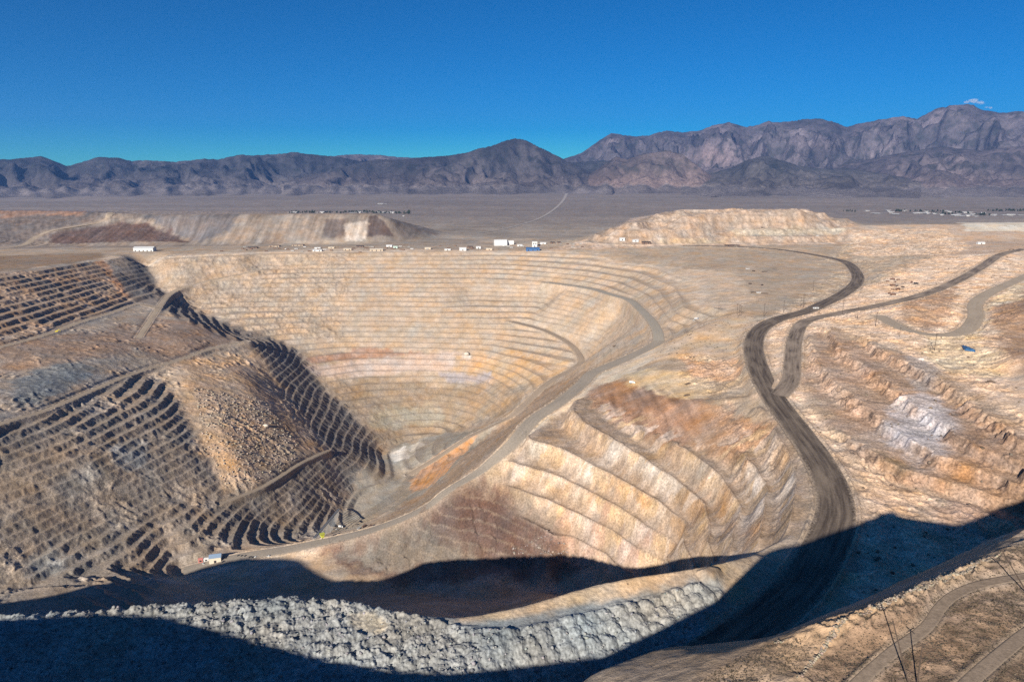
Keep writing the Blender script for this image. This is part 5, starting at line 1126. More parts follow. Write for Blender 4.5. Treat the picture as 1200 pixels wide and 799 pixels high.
mx3 = N(nt, 'ShaderNodeMix'); mx3.data_type = 'RGBA'
low = math_(nt, 'MULTIPLY', maprange(nt, sep.outputs['Z'], -230, 60, 1, .0), maprange(nt, b3, .3, .6, .6, 1.))
nt.links.new(low, mx3.inputs['Factor']); nt.links.new(mxn.outputs['Result'], mx3.inputs['A']); mx3.inputs['B'].default_value = (.150, .126, .116, 1)
pale = N(nt, 'ShaderNodeMix'); pale.data_type = 'RGBA'; nt.links.new(maprange(nt, noise(nt, v, .0031, 6, .75), .60, .70, 0, .5), pale.inputs['Factor'])
nt.links.new(mx3.outputs['Result'], pale.inputs['A']); pale.inputs['B'].default_value = (.21, .185, .17, 1)
at = N(nt, 'ShaderNodeAttribute'); at.attribute_name = 'Col'
ml = N(nt, 'ShaderNodeVectorMath'); ml.operation = 'MULTIPLY'; nt.links.new(at.outputs['Color'], ml.inputs[1])
nt.links.new(vscale(nt, pale.outputs['Result'], maprange(nt, b3, .3, .7, .6, 1.4)), ml.inputs[0]); nt.links.new(ml.outputs[0], bs.inputs['Base Color'])
bump(nt, bs, noise(nt, v, .009, 6, .7), .8, 60.)
mt = mesh_from('mountains', np.c_[mx_, my_, mz], grid_faces(len(mr), len(mc), False), M_mtn, smooth=True); mt['kind'] = 'structure'
tanp = np.exp(-((np.degrees(np.arctan2(mx_, my_)) - 15.6) / 1.5) ** 2) * np.exp(-((mz - 330) / 190.) ** 2)
mrock = mrock * (1 + (.38 * fbm(mx_, my_, 1100, 5, 261))[:, None]) * (1 + tanp[:, None] * np.array((1.1, .8, .6)))
set_col(mt, mrock)
del mx_, my_, mz, spur, spur2, fine_m

# ---------------------------------------------------------------- loose stones and scrub
def ico():
    import bmesh
    bm = bmesh.new(); bmesh.ops.create_icosphere(bm, subdivisions=1, radius=1.)
    v = np.array([q.co[:] for q in bm.verts]); bm.verts.index_update(); f = np.array([[w.index for w in q.verts] for q in bm.faces]); bm.free()
    return v, f
IV, IF = ico()
def scatter_rocks(name, pts, sizes, mat, cols):
    V = []; F = []; C = []
    n = len(pts)
    var = [IV * (1 + .35 * rng.standard_normal((len(IV), 1)).clip(-1.3, 1.3)) for _ in range(12)]
    for i in range(n):
        a = rng.uniform(0, 6.28); ca, sa = math.cos(a), math.sin(a)
        q = var[i % 12] * np.array((1, rng.uniform(.6, 1), rng.uniform(.5, .85))) * sizes[i]
        V.append(np.stack([q[:, 0] * ca - q[:, 1] * sa + pts[i, 0], q[:, 0] * sa + q[:, 1] * ca + pts[i, 1], q[:, 2] + pts[i, 2] + sizes[i] * .15], 1))
        F.append(IF + i * len(IV)); C.append(np.repeat(cols[i][None], len(IV), 0))
    o = mesh_from(name, np.concatenate(V), np.concatenate(F), mat); set_col(o, np.concatenate(C)); o['kind'] = 'stuff'
    return o
def random_in(poly, n, soft=2.):
    P = np.array(poly); out = np.zeros((0, 2)); tries = 0
    soft = min(soft, .004 * float((P.max(0) - P.min(0)).min()))
    while len(out) < n and tries < 60:
        tries += 1
        q = rng.uniform(P.min(0), P.max(0), (n * 3, 2)); out = np.r_[out, q[poly_sd(q[:, 0], q[:, 1], poly) > soft]]
    return out[:n]
def off_roads(p, gap):
    k = np.ones(len(p), bool)
    for n, kk, wd, c in RC:
        s, d, rz = road_nearest(p[:, 0], p[:, 1], c, wd / 2 + gap); k[s] = False
    return p[k]
M_stone = ground_material('broken_stone', .2, 2.0, (.8, 1.2), (.8, 1.2), .1)
zone = {q[0]: q for q in ZONES}
def field(name, poly, n, smin, smax, col, power=2.2, gap=1.):
    p = off_roads(random_in(poly, n), gap); s = smin + (smax - smin) * rng.random(len(p)) ** power
    z = terrain(p[:, 0], p[:, 1])
    c = np.array(col)[None] * rng.uniform(.7, 1.25, (len(p), 1)) * rng.uniform(.94, 1.06, (len(p), 3))
    return scatter_rocks(name, np.c_[p, z], s, M_stone, c)
field('rubble', SCAR_AREA, 2200, .5, 2.6, (.34, .28, .22), 3.5)
field('rubble', PILE_AREA, 6000, .25, 1.3, (.24, .24, .235), 3.2)
field('rubble', zone['hillrock'][4], 2000, .05, .26, (.27, .22, .165))
field('rubble', zone['bowlpurple'][4], 260, .6, 2.0, (.25, .20, .17), 3)
field('rubble', zone['strip'][4], 260, .3, .9, (.12, .09, .07), 2)
for nm, n in (('right', 2200), ('saddle', 350), ('mesa', 500), ('flatleft', 250)):
    field('rubble', zone[nm][4], n, .5, 1.9, (.15, .115, .085), 2.5, 3.)
# sage scrub on the near hill
p = off_roads(random_in(HILL, 15000, .2), .02)
dens = fbm(p[:, 0], p[:, 1], 9, 3, 301) + .5 * fbm(p[:, 0], p[:, 1], 2.4, 2, 303)
p = p[(dens > -.6) & (poly_sd(p[:, 0], p[:, 1], zone['hillrock'][4]) < -.2)]
print('scrub', len(p), p.min(0), p.max(0))
z = terrain(p[:, 0], p[:, 1]); V = []; F = []; C = []; k = 0
for i in range(len(p)):
    s = rng.uniform(.05, .20); n = 14
    a = rng.uniform(0, 6.28, n); e = rng.uniform(.1, 1.35, n); r_ = s * rng.uniform(.55, 1., n)
    tip = np.stack([np.cos(a) * np.cos(e) * r_, np.sin(a) * np.cos(e) * r_, np.sin(e) * r_ * .85], 1)
    b = rng.uniform(-.25, .25, (n, 3)) * s; b[:, 2] = np.abs(b[:, 2]) * .3
    side = rng.uniform(-1, 1, (n, 3)) * s * .28
    tri = np.stack([b, tip + side, tip - side], 1).reshape(-1, 3) + np.array((p[i, 0], p[i, 1], z[i]))
    V.append(tri); F.append(np.arange(n * 3).reshape(-1, 3) + k); k += n * 3
    col = np.array((.105, .085, .062)) * rng.uniform(.6, 1.5)
    C.append(np.repeat(col[None], n * 3, 0))
o = mesh_from('scrub', np.concatenate(V), np.concatenate(F), M_stone); set_col(o, np.concatenate(C)); o['kind'] = 'stuff'
for i, (x, y, z, s) in enumerate(BOULDER_PLACES):
    q = IV * (1 + .25 * rng.standard_normal((len(IV), 1)).clip(-1, 1)) * s * np.array((1, .8, .75))
    o = mesh_from('boulder', q, IF, M['pale_rock']); o.location = (x, y, float(terrain([x], [y])[0]) + s * .4)
    tag(o, ('large cream block of rock alone on the orange far wall', 'lone pale boulder on top of the rubble slope of the left wall')[i], 'boulder')

# ---------------------------------------------------------------- power poles
def gz1(x, y): return float(terrain([x], [y])[0])
pole_labels = {}
def make_pole(h, label, group):
    t = thing('power_pole', label, 'power pole', (0, 0, 0), 0, group)
    r0 = max(.22, h * .016)
    MB().tube((0, 0, -1.), (0, 0, h), r0, r0 * .6).obj('pole_shaft', M['wood'], t)
    ca = MB().box(-h * .14, h * .14, -.16, .16, h * .93, h * .96).obj('crossarm', M['wood'], t)
    for sx in (-.125, 0, .125):
        MB().tube((sx * h, 0, h * .96), (sx * h, 0, h * .995), .16, .12, 6).obj('insulator', M['porcelain'], ca)
    return t
POLE_LABELS = ['leftmost wooden pole of the close trio above the saddle', 'middle wooden pole of the close trio above the saddle', 'rightmost wooden pole of the close trio above the saddle',
 'wooden power pole standing alone left of the dark haul road bend', 'wooden power pole on the bank right above the dark haul road bend', 'taller wooden pole of the pair beside the far haul road end',
 'shorter wooden pole of the pair beside the far haul road end', 'wooden power pole alone on the flat between laydown yard and far haul road', 'wooden pole on the near side of the upper haul road, first from the fork',
 'wooden pole on the near side of the upper haul road, second from the fork', 'wooden pole at the left end of the dark windrow', 'wooden pole in front of the middle of the dark windrow',
 'tall wooden pole at the right end of the dark windrow', 'short wooden post beside the tall pole at the end of the windrow', 'thin pole on the knoll beside the haul road fork, farther of two',
 'thin pole on the knoll beside the haul road fork, nearer of two', 'thin pole on the edge of the grey ramp above the orange wall', 'thin pole on the service road berm above the brown gullies', 'thin pole on the service road near the pit floor plant',
 'thin pole on the service road berm right of the parked cars', 'thin pole on the lit spoil strip under the left wall, right one', 'thin pole on the lit spoil strip under the left wall, left one',
 'wooden power pole alone behind the truck on the saddle', 'wooden pole between the far haul road and the scrap pile']
proto = None
for i, (x, y, z, h) in enumerate(POLES):
    h = min(max(h, 5.), 26.)
    make = make_pole(h, POLE_LABELS[i], 'wooden power poles round the mine roads')
    make.location = (x, y, gz1(x, y) - .1); make.rotation_euler[2] = .5 + .3 * math.sin(i * 2.1)
HL = ['tall thin leaning pole nearest the viewer on the track', 'wooden pole with crossed arms beside the leaning pole on the near hill', 'thin leaning pole at the far end of the curved hill track']
for i, (a, b) in enumerate(HILL_POLES):
    t = thing('leaning_pole' if i != 1 else 'power_pole', HL[i], 'pole', a, 0)
    A = Vector(a); Bv = Vector(b) - A
    MB().tube(tuple(-Bv * .06), tuple(Bv), .10, .065).obj('pole_shaft', M['wood'], t)
    if i == 1:
        top = Bv
        for s in (1, -1):
            MB().tube(tuple(top * .985 + Vector((-.5, .15, .4 * s))), tuple(top * .985 + Vector((.5, -.15, -.4 * s))), .05, .05, 6).obj('crossarm', M['wood'], t)
    else:
        MB().tube(tuple(Bv), tuple(Bv * 1.015), .11, .08, 6).obj('pole_cap', M['wood'], t)

# ---------------------------------------------------------------- buildings
def shed(name, label, cat, loc, rot, w, d, h, wall, roof, group=None, parts=True, gable=True):
    t = thing(name, label, cat, loc, rot, group)
    e = h * .72 if gable else h * .94
    if gable:
        MB().prism([(-d / 2, -2), (d / 2, -2), (d / 2, e), (0, h - .12), (-d / 2, e)], -w / 2, w / 2).obj('wall', wall, t)
        rf = MB(); o_ = .35 + w * .01
        for s in (1, -1):
            rf.prism([(0, h), (0, h - .18), (s * (d / 2 + o_), e - .1), (s * (d / 2 + o_), e + .08)][::s], -w / 2 - o_, w / 2 + o_)
        rf.obj('roof', roof, t)
    else:
        MB().box(-d / 2, d / 2, -w / 2, w / 2, -2, e).obj('wall', wall, t)
        MB().box(-d / 2 - .3, d / 2 + .3, -w / 2 - .3, w / 2 + .3, e + .003, h).obj('roof', roof, t)
    if parts:
        n = max(1, int(w / 12))
        for k in range(n):
            yy = -w / 2 + (k + .5) * w / n
            MB().box(d / 2 - .1, d / 2 + .08, yy - 1.6, yy + 1.6, 0, min(e * .7, 4.5)).obj('door', M['dark'], t)
    return t
def hangar(label, loc, rot, w, d, h):
    t = thing('arched_hangar', label, 'hangar', loc, rot, 'arched hangars of the mine yard')
    pr = [(-d / 2, -2)] + [(-d / 2 * math.cos(a), h * .25 + h * .75 * math.sin(a)) for a in np.linspace(0, math.pi, 15)] + [(d / 2, -2)]
    MB().prism(pr, -w / 2, w / 2).obj('shell', M['white'], t)
    MB().box(-d * .3, d * .3, w / 2 - .2, w / 2 + .25, -1, h * .72).obj('end_door', M['dark'], t)
    for k in range(5):
        yy = -w / 2 + w * (k + .5) / 5
        rib = MB().prism([(-d / 2 * 1.01 * math.cos(a), h * .25 + h * .76 * math.sin(a)) for a in np.linspace(0, math.pi, 15)] + [(d / 2 * .97 * math.cos(a), h * .25 + h * .73 * math.sin(a)) for a in np.linspace(0, math.pi, 15)], yy - .25, yy + .25)
        rib.obj('rib', M['white'], t)
    return t
RX = -math.pi / 2   # long side towards the viewer
for x, y, z, w, h, kind, label in BUILDINGS:
    zz = gz1(x, y) - .2; loc = (x, y, zz); h = max(h, 4.)
    if kind == 'hangar': hangar(label, loc, math.pi / 2 + .12 + math.pi, w, w * .62, h * 1.05)
    elif kind == 'long': shed('long_shed', label, 'shed', loc, RX + .1, w, w * .45, h, M['white'], M['white'])
    elif kind == 'shed':
        shed('workshop', label, 'workshop', loc, RX + .25, w, w * .75, h * .95, M['cream'], M['greyblue'])
    elif kind == 'tower':
        t = shed('tower_building', label, 'building', loc, RX, w, w * .8, h, M['white'], M['grey'], None, True, False)
        for k in range(2): MB().box(w * .4 - .2, w * .4 + .06, -w * .3 + k * w * .4, -w * .08 + k * w * .4, h * .5, h * .68).obj('window', M['glass'], t)
    elif kind == 'blue': shed('blue_roofed_shed', label, 'shed', loc, RX + .05, w, w * .55, h * .85, M['blue'], M['blue'])
    else:
        wall = dict(white=M['white'], tan=M['tan'], green=M['green'], brown=M['tan'], dark=M['brown'])[kind]
        roof = dict(white=M['white'], tan=M['cream'], green=M['green'], brown=M['brown'], dark=M['dark'])[kind]
        shed('yard_shed', label, 'shed', loc, RX + .1 * math.sin(x), w, w * .5, h * .9, wall, roof, 'small sheds of the mine yard')
hp = shed('village_house', 'small pale house among dark trees of the village below the right mountains', 'house', (0, 0, 0), 0, 1, 1, 1, M['white'], M['white'], None, False)
first = True
for i, (x, y, w, side) in enumerate(HOUSES):
    zz = gz1(x, y)
    lab = 'small pale house of the valley village with many white roofs beyond the pale mesa' if side == 'right' else 'small pale house of the valley village behind the striped waste dump'
    gr = 'houses of the village beyond the mesa' if side == 'right' else 'houses of the village behind the striped dump'
    h = hp if first else copy_thing(hp, (0, 0, 0), 0, lab, gr)
    h['label'] = lab; h['group'] = gr; first = False
    h.location = (x, y, zz - .3); h.rotation_euler[2] = RX + .3 * math.sin(i * 1.7); h.scale = (w * .7, w, 7.5 + 2.5 * math.sin(i * 3.1))
# tree belts of the villages: crowns run together into dark bands
V = []; F = []; C = []; k = 0
for x0, x1, y0 in BELTS:
    n = max(6, int((x1 - x0) / 6.))
    for i in range(n):
        x = rng.uniform(x0, x1); y = y0 + rng.uniform(-70, 70); z = gz1(x, y); H = rng.uniform(7, 17)
        for j in range(3):
            q = IV * (1 + .3 * rng.standard_normal((len(IV), 1)).clip(-1, 1)) * np.array((H * .3, H * .3, H * .34)) + np.array((x + rng.uniform(-3, 3), y + rng.uniform(-3, 3), z + H * (.35 + .22 * j)))
            V.append(q); F.append(IF + k); k += len(IV); C.append(np.repeat((np.array((.022, .03, .02)) * rng.uniform(.7, 1.5))[None], len(IV), 0))
o = mesh_from('treeline', np.concatenate(V), np.concatenate(F), M_stone); set_col(o, np.concatenate(C)); o['kind'] = 'stuff'

# ---------------------------------------------------------------- vehicles and plant
def wheels(t, xs, y, r, wd):
    for x in xs:
        for s in (-1, 1):
            wq = MB().tube((x, s * y - wd / 2, r), (x, s * y + wd / 2, r), r, r, 12).obj('wheel', M['rubber'], t)
            MB().tube((x, s * (y + wd / 2), r), (x, s * (y + wd / 2 + .05), r), r * .5, r * .5, 8).obj('hub', M['steel'], wq)
def pickup(label, loc, rot, mat):
    t = thing('pickup_truck', label, 'pickup', loc, rot)
    MB().prism([(-2.8, .5), (2.8, .5), (2.8, 1.15), (1.3, 1.25), (.7, 2.0), (-.9, 2.0), (-1.1, 1.25), (-2.8, 1.2)], -1.0, 1.0).obj('body', mat, t, .06)
    MB().box(-2.6, -1.2, -.85, .85, 1.18, 1.26).obj('load_bed', M['dark'], t)
    for s in (-1, 1): MB().box(-.8, .75, s * 1.0 - .02, s * 1.0 + .02, 1.35, 1.85).obj('side_window', M['glass'], t)
    MB().prism([(1.27, 1.3), (1.33, 1.3), (.8, 1.95), (.74, 1.95)], -.85, .85).obj('windscreen', M['glass'], t)
    wheels(t, (-1.8, 1.8), .95, .45, .3); return t
def car(label, loc, rot, mat):
    t = thing('parked_car', label, 'car', loc, rot)
    MB().prism([(-2.4, .4), (2.4, .4), (2.4, .95), (1.2, 1.1), (.5, 1.7), (-1.5, 1.7), (-2.3, 1.1)], -.95, .95).obj('body', mat, t, .08)
    for s in (-1, 1): MB().box(-1.3, .4, s * .95 - .02, s * .95 + .02, 1.12, 1.58).obj('side_window', M['glass'], t)
    wheels(t, (-1.5, 1.5), .88, .36, .25); return t
def box_truck(label, loc, rot, mat, cab):
    t = thing('box_truck', label, 'truck', loc, rot)
    MB().box(-4.5, 2.0, -1.3, 1.3, 1.1, 4.0).obj('cargo_box', mat, t, .08)
    c = MB().prism([(2.15, .7), (4.6, .7), (4.6, 1.8), (4.1, 3.1), (2.15, 3.1)], -1.2, 1.2).obj('cab', cab, t, .08)
    MB().prism([(4.62, 1.85), (4.66, 1.85), (4.16, 3.0), (4.12, 3.0)], -1.05, 1.05).obj('windscreen', M['glass'], c)
    MB().box(-4.4, 4.3, -.6, .6, .7, 1.08).obj('chassis', M['dark'], t)
    wheels(t, (-3.4, -2.2, 3.4), 1.1, .55, .35); return t
def excavator(label, loc, rot):
    t = thing('excavator', label, 'excavator', loc, rot)
    for s in (-1, 1): MB().prism([(-2.6, .5), (-2.2, 0), (2.2, 0), (2.6, .5), (2.2, 1.1), (-2.2, 1.1)], s * 1.6 - .4, s * 1.6 + .4).obj('track', M['dark'], t)
    b = MB().box(-2.8, 2.0, -1.5, 1.5, 1.25, 3.0).obj('upper_body', M['yellow'], t, .1)
    c = MB().box(.4, 2.1, .3, 1.5, 3.0, 4.4).obj('cab', M['yellow'], t, .08)
    MB().box(2.1, 2.16, .45, 1.35, 3.2, 4.2).obj('window', M['glass'], c)
    MB().prism([(1.2, 2.0), (1.8, 2.0), (5.4, 5.9), (5.2, 6.5), (4.6, 6.3)], -.9, -.35).obj('boom', M['yellow'], t)
    MB().prism([(4.9, 6.4), (5.5, 6.2), (8.0, 2.2), (7.6, 2.0)], -.85, -.4).obj('stick', M['yellow'], t)
    MB().prism([(7.3, 2.3), (8.3, 2.3), (8.4, 1.0), (7.6, .3), (7.1, .8)], -1.2, 0).obj('bucket', M['dark'], t); return t
def crusher(label, loc, rot):
    t = thing('crusher', label, 'crusher', loc, rot)
    MB().box(-4, 4, -2, 2, 1.2, 4.2).obj('housing', M['lime'], t, .15)
    MB().box(-2.2, 2.2, -2.6, 2.6, 4.2, 6.6, -.35).obj('hopper', M['lime'], t)
    for sx in (-3.4, 3.4):
        for sy in (-1.6, 1.6): MB().box(sx - .25, sx + .25, sy - .25, sy + .25, -.5, 1.2).obj('leg', M['dark'], t)
    MB().prism([(3.8, 2.6), (9.5, 5.4), (9.5, 5.8), (3.8, 3.1)], -.7, .7).obj('discharge_belt', M['dark'], t); return t
def heap(label, loc, rot):
    q = []; F = []
    nr, nc = 7, 22
    for i in range(nr):
        for j in range(nc):
            a = 2 * math.pi * j / nc; f = i / (nr - 1)
            k = 1 + .25 * math.sin(a * 3 + loc[0]) * .5 + .12 * rng.standard_normal()
            q.append((math.cos(a) * 6.5 * f * k, math.sin(a) * 2.6 * f * k, 2.0 * (1 - f ** 1.4) * (1 + .2 * rng.standard_normal()) - .5 * f))
    o = mesh_from('soil_heap', q, grid_faces(nr, nc, True), M['soil'], smooth=True); o.location = loc; o.rotation_euler[2] = rot
    tag(o, label, 'soil heap')
def scrapbox(label, loc, rot, s=1., mat=None):
    t = thing('steel_container', label, 'container', loc, rot)
    L, W, H = 4.2 * s, 1.9 * s, 3. * s; mt_ = mat or M['rust']
    b = MB().box(-L, L, -W, W, .15, H)
    for k in range(9):
        x = -L + .4 + k * (2 * L - .8) / 8
        b.box(x - .12, x + .12, -W - .09, W + .09, .25, H - .1)
    b.obj('shell', mt_, t); MB().box(L - .05, L + .12, -W * .85, W * .85, .4, H * .9).obj('door', M['darkrust'], t)
    MB().box(-L, L, -W * .8, W * .8, -.4, .15).obj('skids', M['dark'], t); return t
def tank(label, loc, rot, s=1.):
    t = thing('steel_tank', label, 'tank', loc, rot)
    MB().tube((-4.5 * s, 0, 2 * s), (4.5 * s, 0, 2 * s), 1.6 * s, 1.6 * s, 14).obj('drum', M['rust'], t)
    for x in (-3, 3): MB().box(x * s - .4, x * s + .4, -1.3 * s, 1.3 * s, -.4, 1. * s).obj('saddle', M['dark'], t)
    MB().tube((0, 0, 3.5 * s), (0, 0, 4.3 * s), .5 * s, .5 * s, 8).obj('hatch', M['darkrust'], t); return t
def bar(label, loc, rot):
    t = thing('pipe_stack', label, 'pipe stack', loc, rot)
    for k in range(5): MB().tube((-8 + (k % 2), -1.4 + k * .7, .5 + .5 * (k % 2)), (8 - (k % 3) * .6, -1.4 + k * .7, .5 + .5 * (k % 2)), .4, .4, 8).obj('pipe', M['darkrust'], t)
    for x in (-5, 5): MB().box(x - .2, x + .2, -2, 2, -.4, .12).obj('bearer', M['dark'], t)
    return t
def trailer(label, loc, rot, s=1.):
    t = thing('site_trailer', label, 'trailer', loc, rot)
    MB().box(-6 * s, 6 * s, -1.6 * s, 1.6 * s, .6, 3.4 * s).obj('cabin', M['white'], t, .06)
    for x in (-3.6, 0, 3.6): MB().box(x * s - .6, x * s + .6, -1.6 * s - .05, -1.6 * s + .02, 1.6, 2.7).obj('window', M['glass'], t)
    MB().box(1.5 * s, 2.6 * s, -1.6 * s - .06, -1.6 * s + .02, .7, 2.8).obj('door', M['grey'], t)
    MB().box(-5.8 * s, 5.8 * s, -1.2 * s, 1.2 * s, -.4, .6).obj('skirt', M['dark'], t); return t
for i, (x, y, z, kind, label) in enumerate(ITEMS):
    loc = (x, y, gz1(x, y)); rot = .9 * math.sin(i * 1.93)
    if kind.startswith('pickup'): pickup(label, loc, rot, M['white'] if kind.endswith('white') else M['cargreys'])
    elif kind.startswith('car'): car(label, loc, rot * .3 + .9, M['white'] if kind.endswith('white') else M['cargreys'])
    elif kind.startswith('truck'):
        box_truck(label, loc, rot * .4, M['dark'] if kind.endswith('dark') else M['white'], M['blue'] if 'blue cab' in label else (M['dark'] if kind.endswith('dark') else M['white']))
    elif kind == 'excavator': excavator(label, loc, 0.3)
    elif kind == 'yellow': crusher(label, loc, 2.2)
    elif kind == 'heap': heap(label, loc, .05)
    elif kind == 'tank': tank(label, loc, rot, 1.15)
    elif kind == 'scrapbar': bar(label, loc, rot * .3)
    elif kind == 'trailer': trailer(label, loc, .1, .8)
    elif kind == 'barrier': trailer(label, loc, .05, .9)
    elif kind == 'block': scrapbox(label, loc, 1.2, .9, M['grey'] if 'grey' in label else (M['brown'] if 'brown' in label else M['rust']))
    elif kind == 'red_hut': shed('hut', label, 'hut', loc, RX + .2, 6, 5, 5, M['red'], M['red'])
    elif kind == 'cabin_white': shed('cabin', label, 'cabin', loc, RX + .2, 7, 5, 4, M['white'], M['white'])
    else: scrapbox(label, loc, rot, 1.1 if 'large' in label else .8, M['darkrust'] if 'dark' in label else M['rust'])
# containers and trailers of the long yard
cp_ = None
for i in range(64):
    u = rng.uniform(-960, 250); yv = 2330 + rng.uniform(0, 150) + (0 if u > -500 else -60)
    zz = gz1(u, yv)
    if cp_ is None:
        protos = [scrapbox('dark container in the long yard behind the far pit rim', (0, 0, 0), 0, 1.1, M['brown']), trailer('pale site trailer in the long yard behind the far pit rim', (0, 0, 0), 0, .9), scrapbox('grey container in the long yard behind the far pit rim', (0, 0, 0), 0, 1., M['grey'])]
        gl = ['dark containers of the long yard', 'pale trailers of the long yard', 'grey containers of the long yard']; cp_ = [0, 0, 0]
    k = (0, 1, 0, 2, 0)[i % 5]; o = protos[k]
    if cp_[k]: o = copy_thing(o, (0, 0, 0), 0, protos[k]['label'])
    o['group'] = gl[k]; cp_[k] += 1; o.location = (u, yv, zz); o.rotation_euler[2] = rng.uniform(-.5, .5)
# conveyor across the pit floor
A = Vector(CONVEYOR[0]); Bv = Vector(CONVEYOR[1]); A.z = gz1(A.x, A.y) + 3; Bv.z = gz1(Bv.x, Bv.y) + 9
t = thing('conveyor', 'long grey belt conveyor climbing along the foot of the left wall', 'conveyor', tuple(A))
D = Bv - A; n = int(D.length / 12); sd = Vector((D.y, -D.x, 0)).normalized()
fr = MB(); bl = MB()
for s in (-1, 1):
    fr.tube(tuple(sd * s * 2.2), tuple(D + sd * s * 2.2), .45, .45, 6)
fr.obj('frame', M['steel'], t)
b0 = len(bl.v); up = Vector((0, 0, .5))
bl.v += [tuple(sd * 1.4 + up), tuple(-sd * 1.4 + up), tuple(D - sd * 1.4 + up), tuple(D + sd * 1.4 + up)] + [tuple(sd * 1.4), tuple(-sd * 1.4), tuple(D - sd * 1.4), tuple(D + sd * 1.4)]
bl.f += [(0, 1, 2, 3), (7, 6, 5, 4), (0, 3, 7, 4), (1, 0, 4, 5), (2, 1, 5, 6), (3, 2, 6, 7)]
bl.obj('belt', M['belt'], t)
for k in range(1, n):
    p_ = D * (k / n); g = gz1(A.x + p_.x, A.y + p_.y) - A.z
    if g < p_.z - .5:
        MB().box(p_.x - .4, p_.x + .4, p_.y - .4, p_.y + .4, g - .5, p_.z - .3).obj('trestle', M['steel'], t)
# blue tarpaulin over a heap
T = np.array(TARP)[:, :2]; nn = 14; q = []
for i in range(nn):
    for j in range(nn):
        u, v = i / (nn - 1), j / (nn - 1)
        pt = (T[0] * (1 - u) + T[1] * u) * (1 - v) + (T[3] * (1 - u) + T[2] * u) * v
        q.append((pt[0], pt[1], 0.))
q = np.array(q); cen = q.mean(0); q[:, 2] = terrain(q[:, 0], q[:, 1]) + .35
uu = np.tile(np.linspace(0, 1, nn), nn); vv = np.repeat(np.linspace(0, 1, nn), nn)
q[:, 2] += 2.2 * (np.sin(uu * math.pi) * np.sin(vv * math.pi)) ** .6 + .5 * pn(uu * 5, vv * 5, 3)
o0 = float(q[:, 2].min()); org = np.array((cen[0], cen[1], o0))
o = mesh_from('tarpaulin', q - org, grid_faces(nn, nn, False), M['tarp'], smooth=False); o.location = org
so = o.modifiers.new('thick', 'SOLIDIFY'); so.thickness = .12; so.offset = 1
tag(o, 'blue tarpaulin with white edges spread over a heap on the pale pad', 'tarpaulin')

# ---------------------------------------------------------------- cloud over the highest peak
mv = bpy.data.materials.new('cloud_vapour'); mv.use_nodes = True; nt = mv.node_tree; nt.nodes.clear()
out = nt.nodes.new('ShaderNodeOutputMaterial'); pv = nt.nodes.new('ShaderNodeVolumePrincipled')
pv.inputs['Density'].default_value = .0035; pv.inputs['Color'].default_value = (.95, .95, .95, 1); nt.links.new(pv.outputs[0], out.inputs['Volume'])
V = []; F = []; k = 0
for i, (x, y, z) in enumerate(CLOUD):
    for j in range(3):
        sz = (90, 140, 160, 130, 80)[i] * rng.uniform(.6, 1)
        V.append(IV * (1 + .2 * rng.standard_normal((len(IV), 1)).clip(-1, 1)) * np.array((sz * 1.2, sz, sz * .6)) + np.array((x + rng.uniform(-120, 120), y + rng.uniform(-100, 100), z + rng.uniform(-60, 60)))); F.append(IF + k); k += len(IV)
o = mesh_from('cloud', np.concatenate(V), np.concatenate(F), mv); o['kind'] = 'stuff'

# ---------------------------------------------------------------- air between here and the mountains
hz = MB().box(-26000, 26000, -3000, 22500, -700, 1790)
mh = bpy.data.materials.new('valley_air'); mh.use_nodes = True; nt = mh.node_tree; nt.nodes.clear()
out = nt.nodes.new('ShaderNodeOutputMaterial'); pv = nt.nodes.new('ShaderNodeVolumePrincipled')
pv.inputs['Density'].default_value = 1.9e-5; pv.inputs['Color'].default_value = (.20, .44, .98, 1); pv.inputs['Anisotropy'].default_value = .2
nt.links.new(pv.outputs[0], out.inputs['Volume'])
o = hz.obj('haze', mh); o['kind'] = 'stuff'

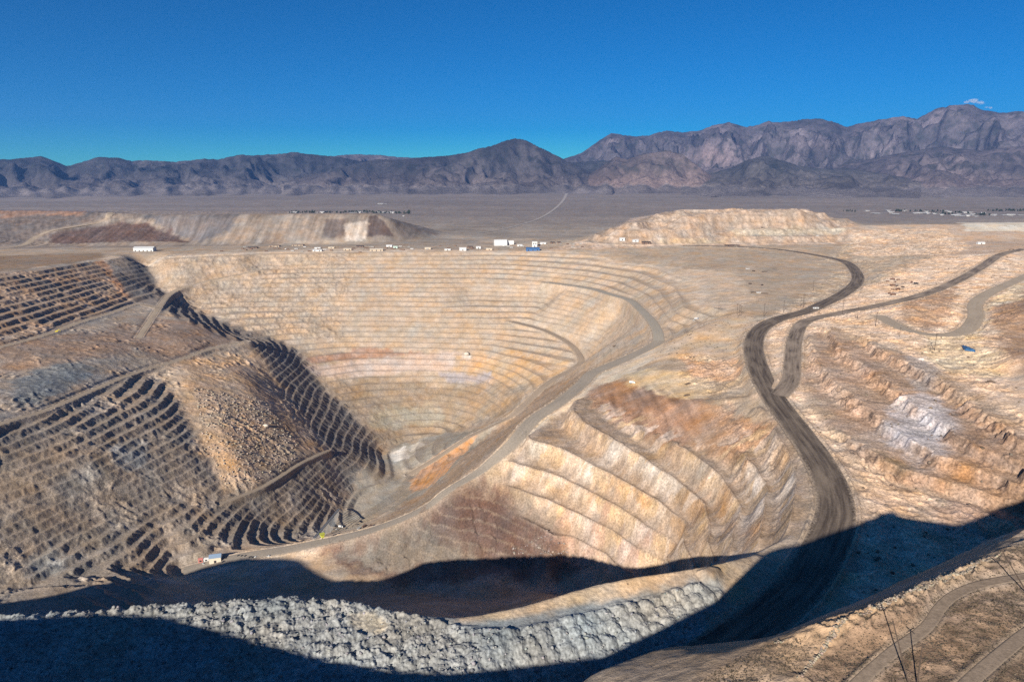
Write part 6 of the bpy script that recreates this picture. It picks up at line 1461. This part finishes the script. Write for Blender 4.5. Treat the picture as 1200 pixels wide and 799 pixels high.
# ---------------------------------------------------------------- sky, sun, camera
w = bpy.data.worlds.new("World"); SC.world = w; w.use_nodes = True; nt = w.node_tree
bg = nt.nodes['Background']; sky = nt.nodes.new('ShaderNodeTexSky'); sky.sky_type = 'NISHITA'; sky.sun_disc = False
sky.sun_elevation = SUN_EL; sky.sun_rotation = math.atan2(SUN_TO.x, SUN_TO.y) % (2 * math.pi)
sky.altitude = 3000; sky.air_density = 1.0; sky.dust_density = .25; sky.ozone_density = 5.0
hs = nt.nodes.new('ShaderNodeHueSaturation'); hs.inputs['Saturation'].default_value = 1.7
nt.links.new(sky.outputs[0], hs.inputs['Color'])
tint = nt.nodes.new('ShaderNodeMix'); tint.data_type = 'RGBA'; tint.blend_type = 'MULTIPLY'; tint.inputs['Factor'].default_value = 1.
nt.links.new(hs.outputs[0], tint.inputs['A']); tint.inputs['B'].default_value = (.24, .96, 1.04, 1)
nt.links.new(tint.outputs['Result'], bg.inputs['Color']); bg.inputs['Strength'].default_value = .043
sl = bpy.data.lights.new('sun', 'SUN'); sl.energy = 5.0; sl.angle = math.radians(.5); sl.color = (1., .94, .85)
so_ = bpy.data.objects.new('sun', sl); link(so_); so_.rotation_euler = SUN_TO.to_track_quat('Z', 'Y').to_euler()
so_.location = (-300, -300, 400)
cd = bpy.data.cameras.new('camera'); cd.sensor_width = 36; cd.lens = 36 * 805 / 1200.; cd.clip_start = 1.; cd.clip_end = 200000.
co = bpy.data.objects.new('camera', cd); link(co); co.location = (0, 0, 0); co.rotation_euler = (math.radians(90 - 13.72), 0, 0)
SC.camera = co
SC.view_settings.view_transform = 'Standard'; SC.view_settings.look = 'None'; SC.view_settings.gamma = 1; SC.view_settings.exposure = EXPOSURE
SC.view_settings.use_curve_mapping = False
cy = SC.cycles; SC.render.engine = 'CYCLES'
cy.use_denoising = False; SC.render.filter_size = 1.05; cy.max_bounces = 5; cy.diffuse_bounces = 2; cy.volume_bounces = 1; cy.use_adaptive_sampling = True; cy.adaptive_threshold = .01
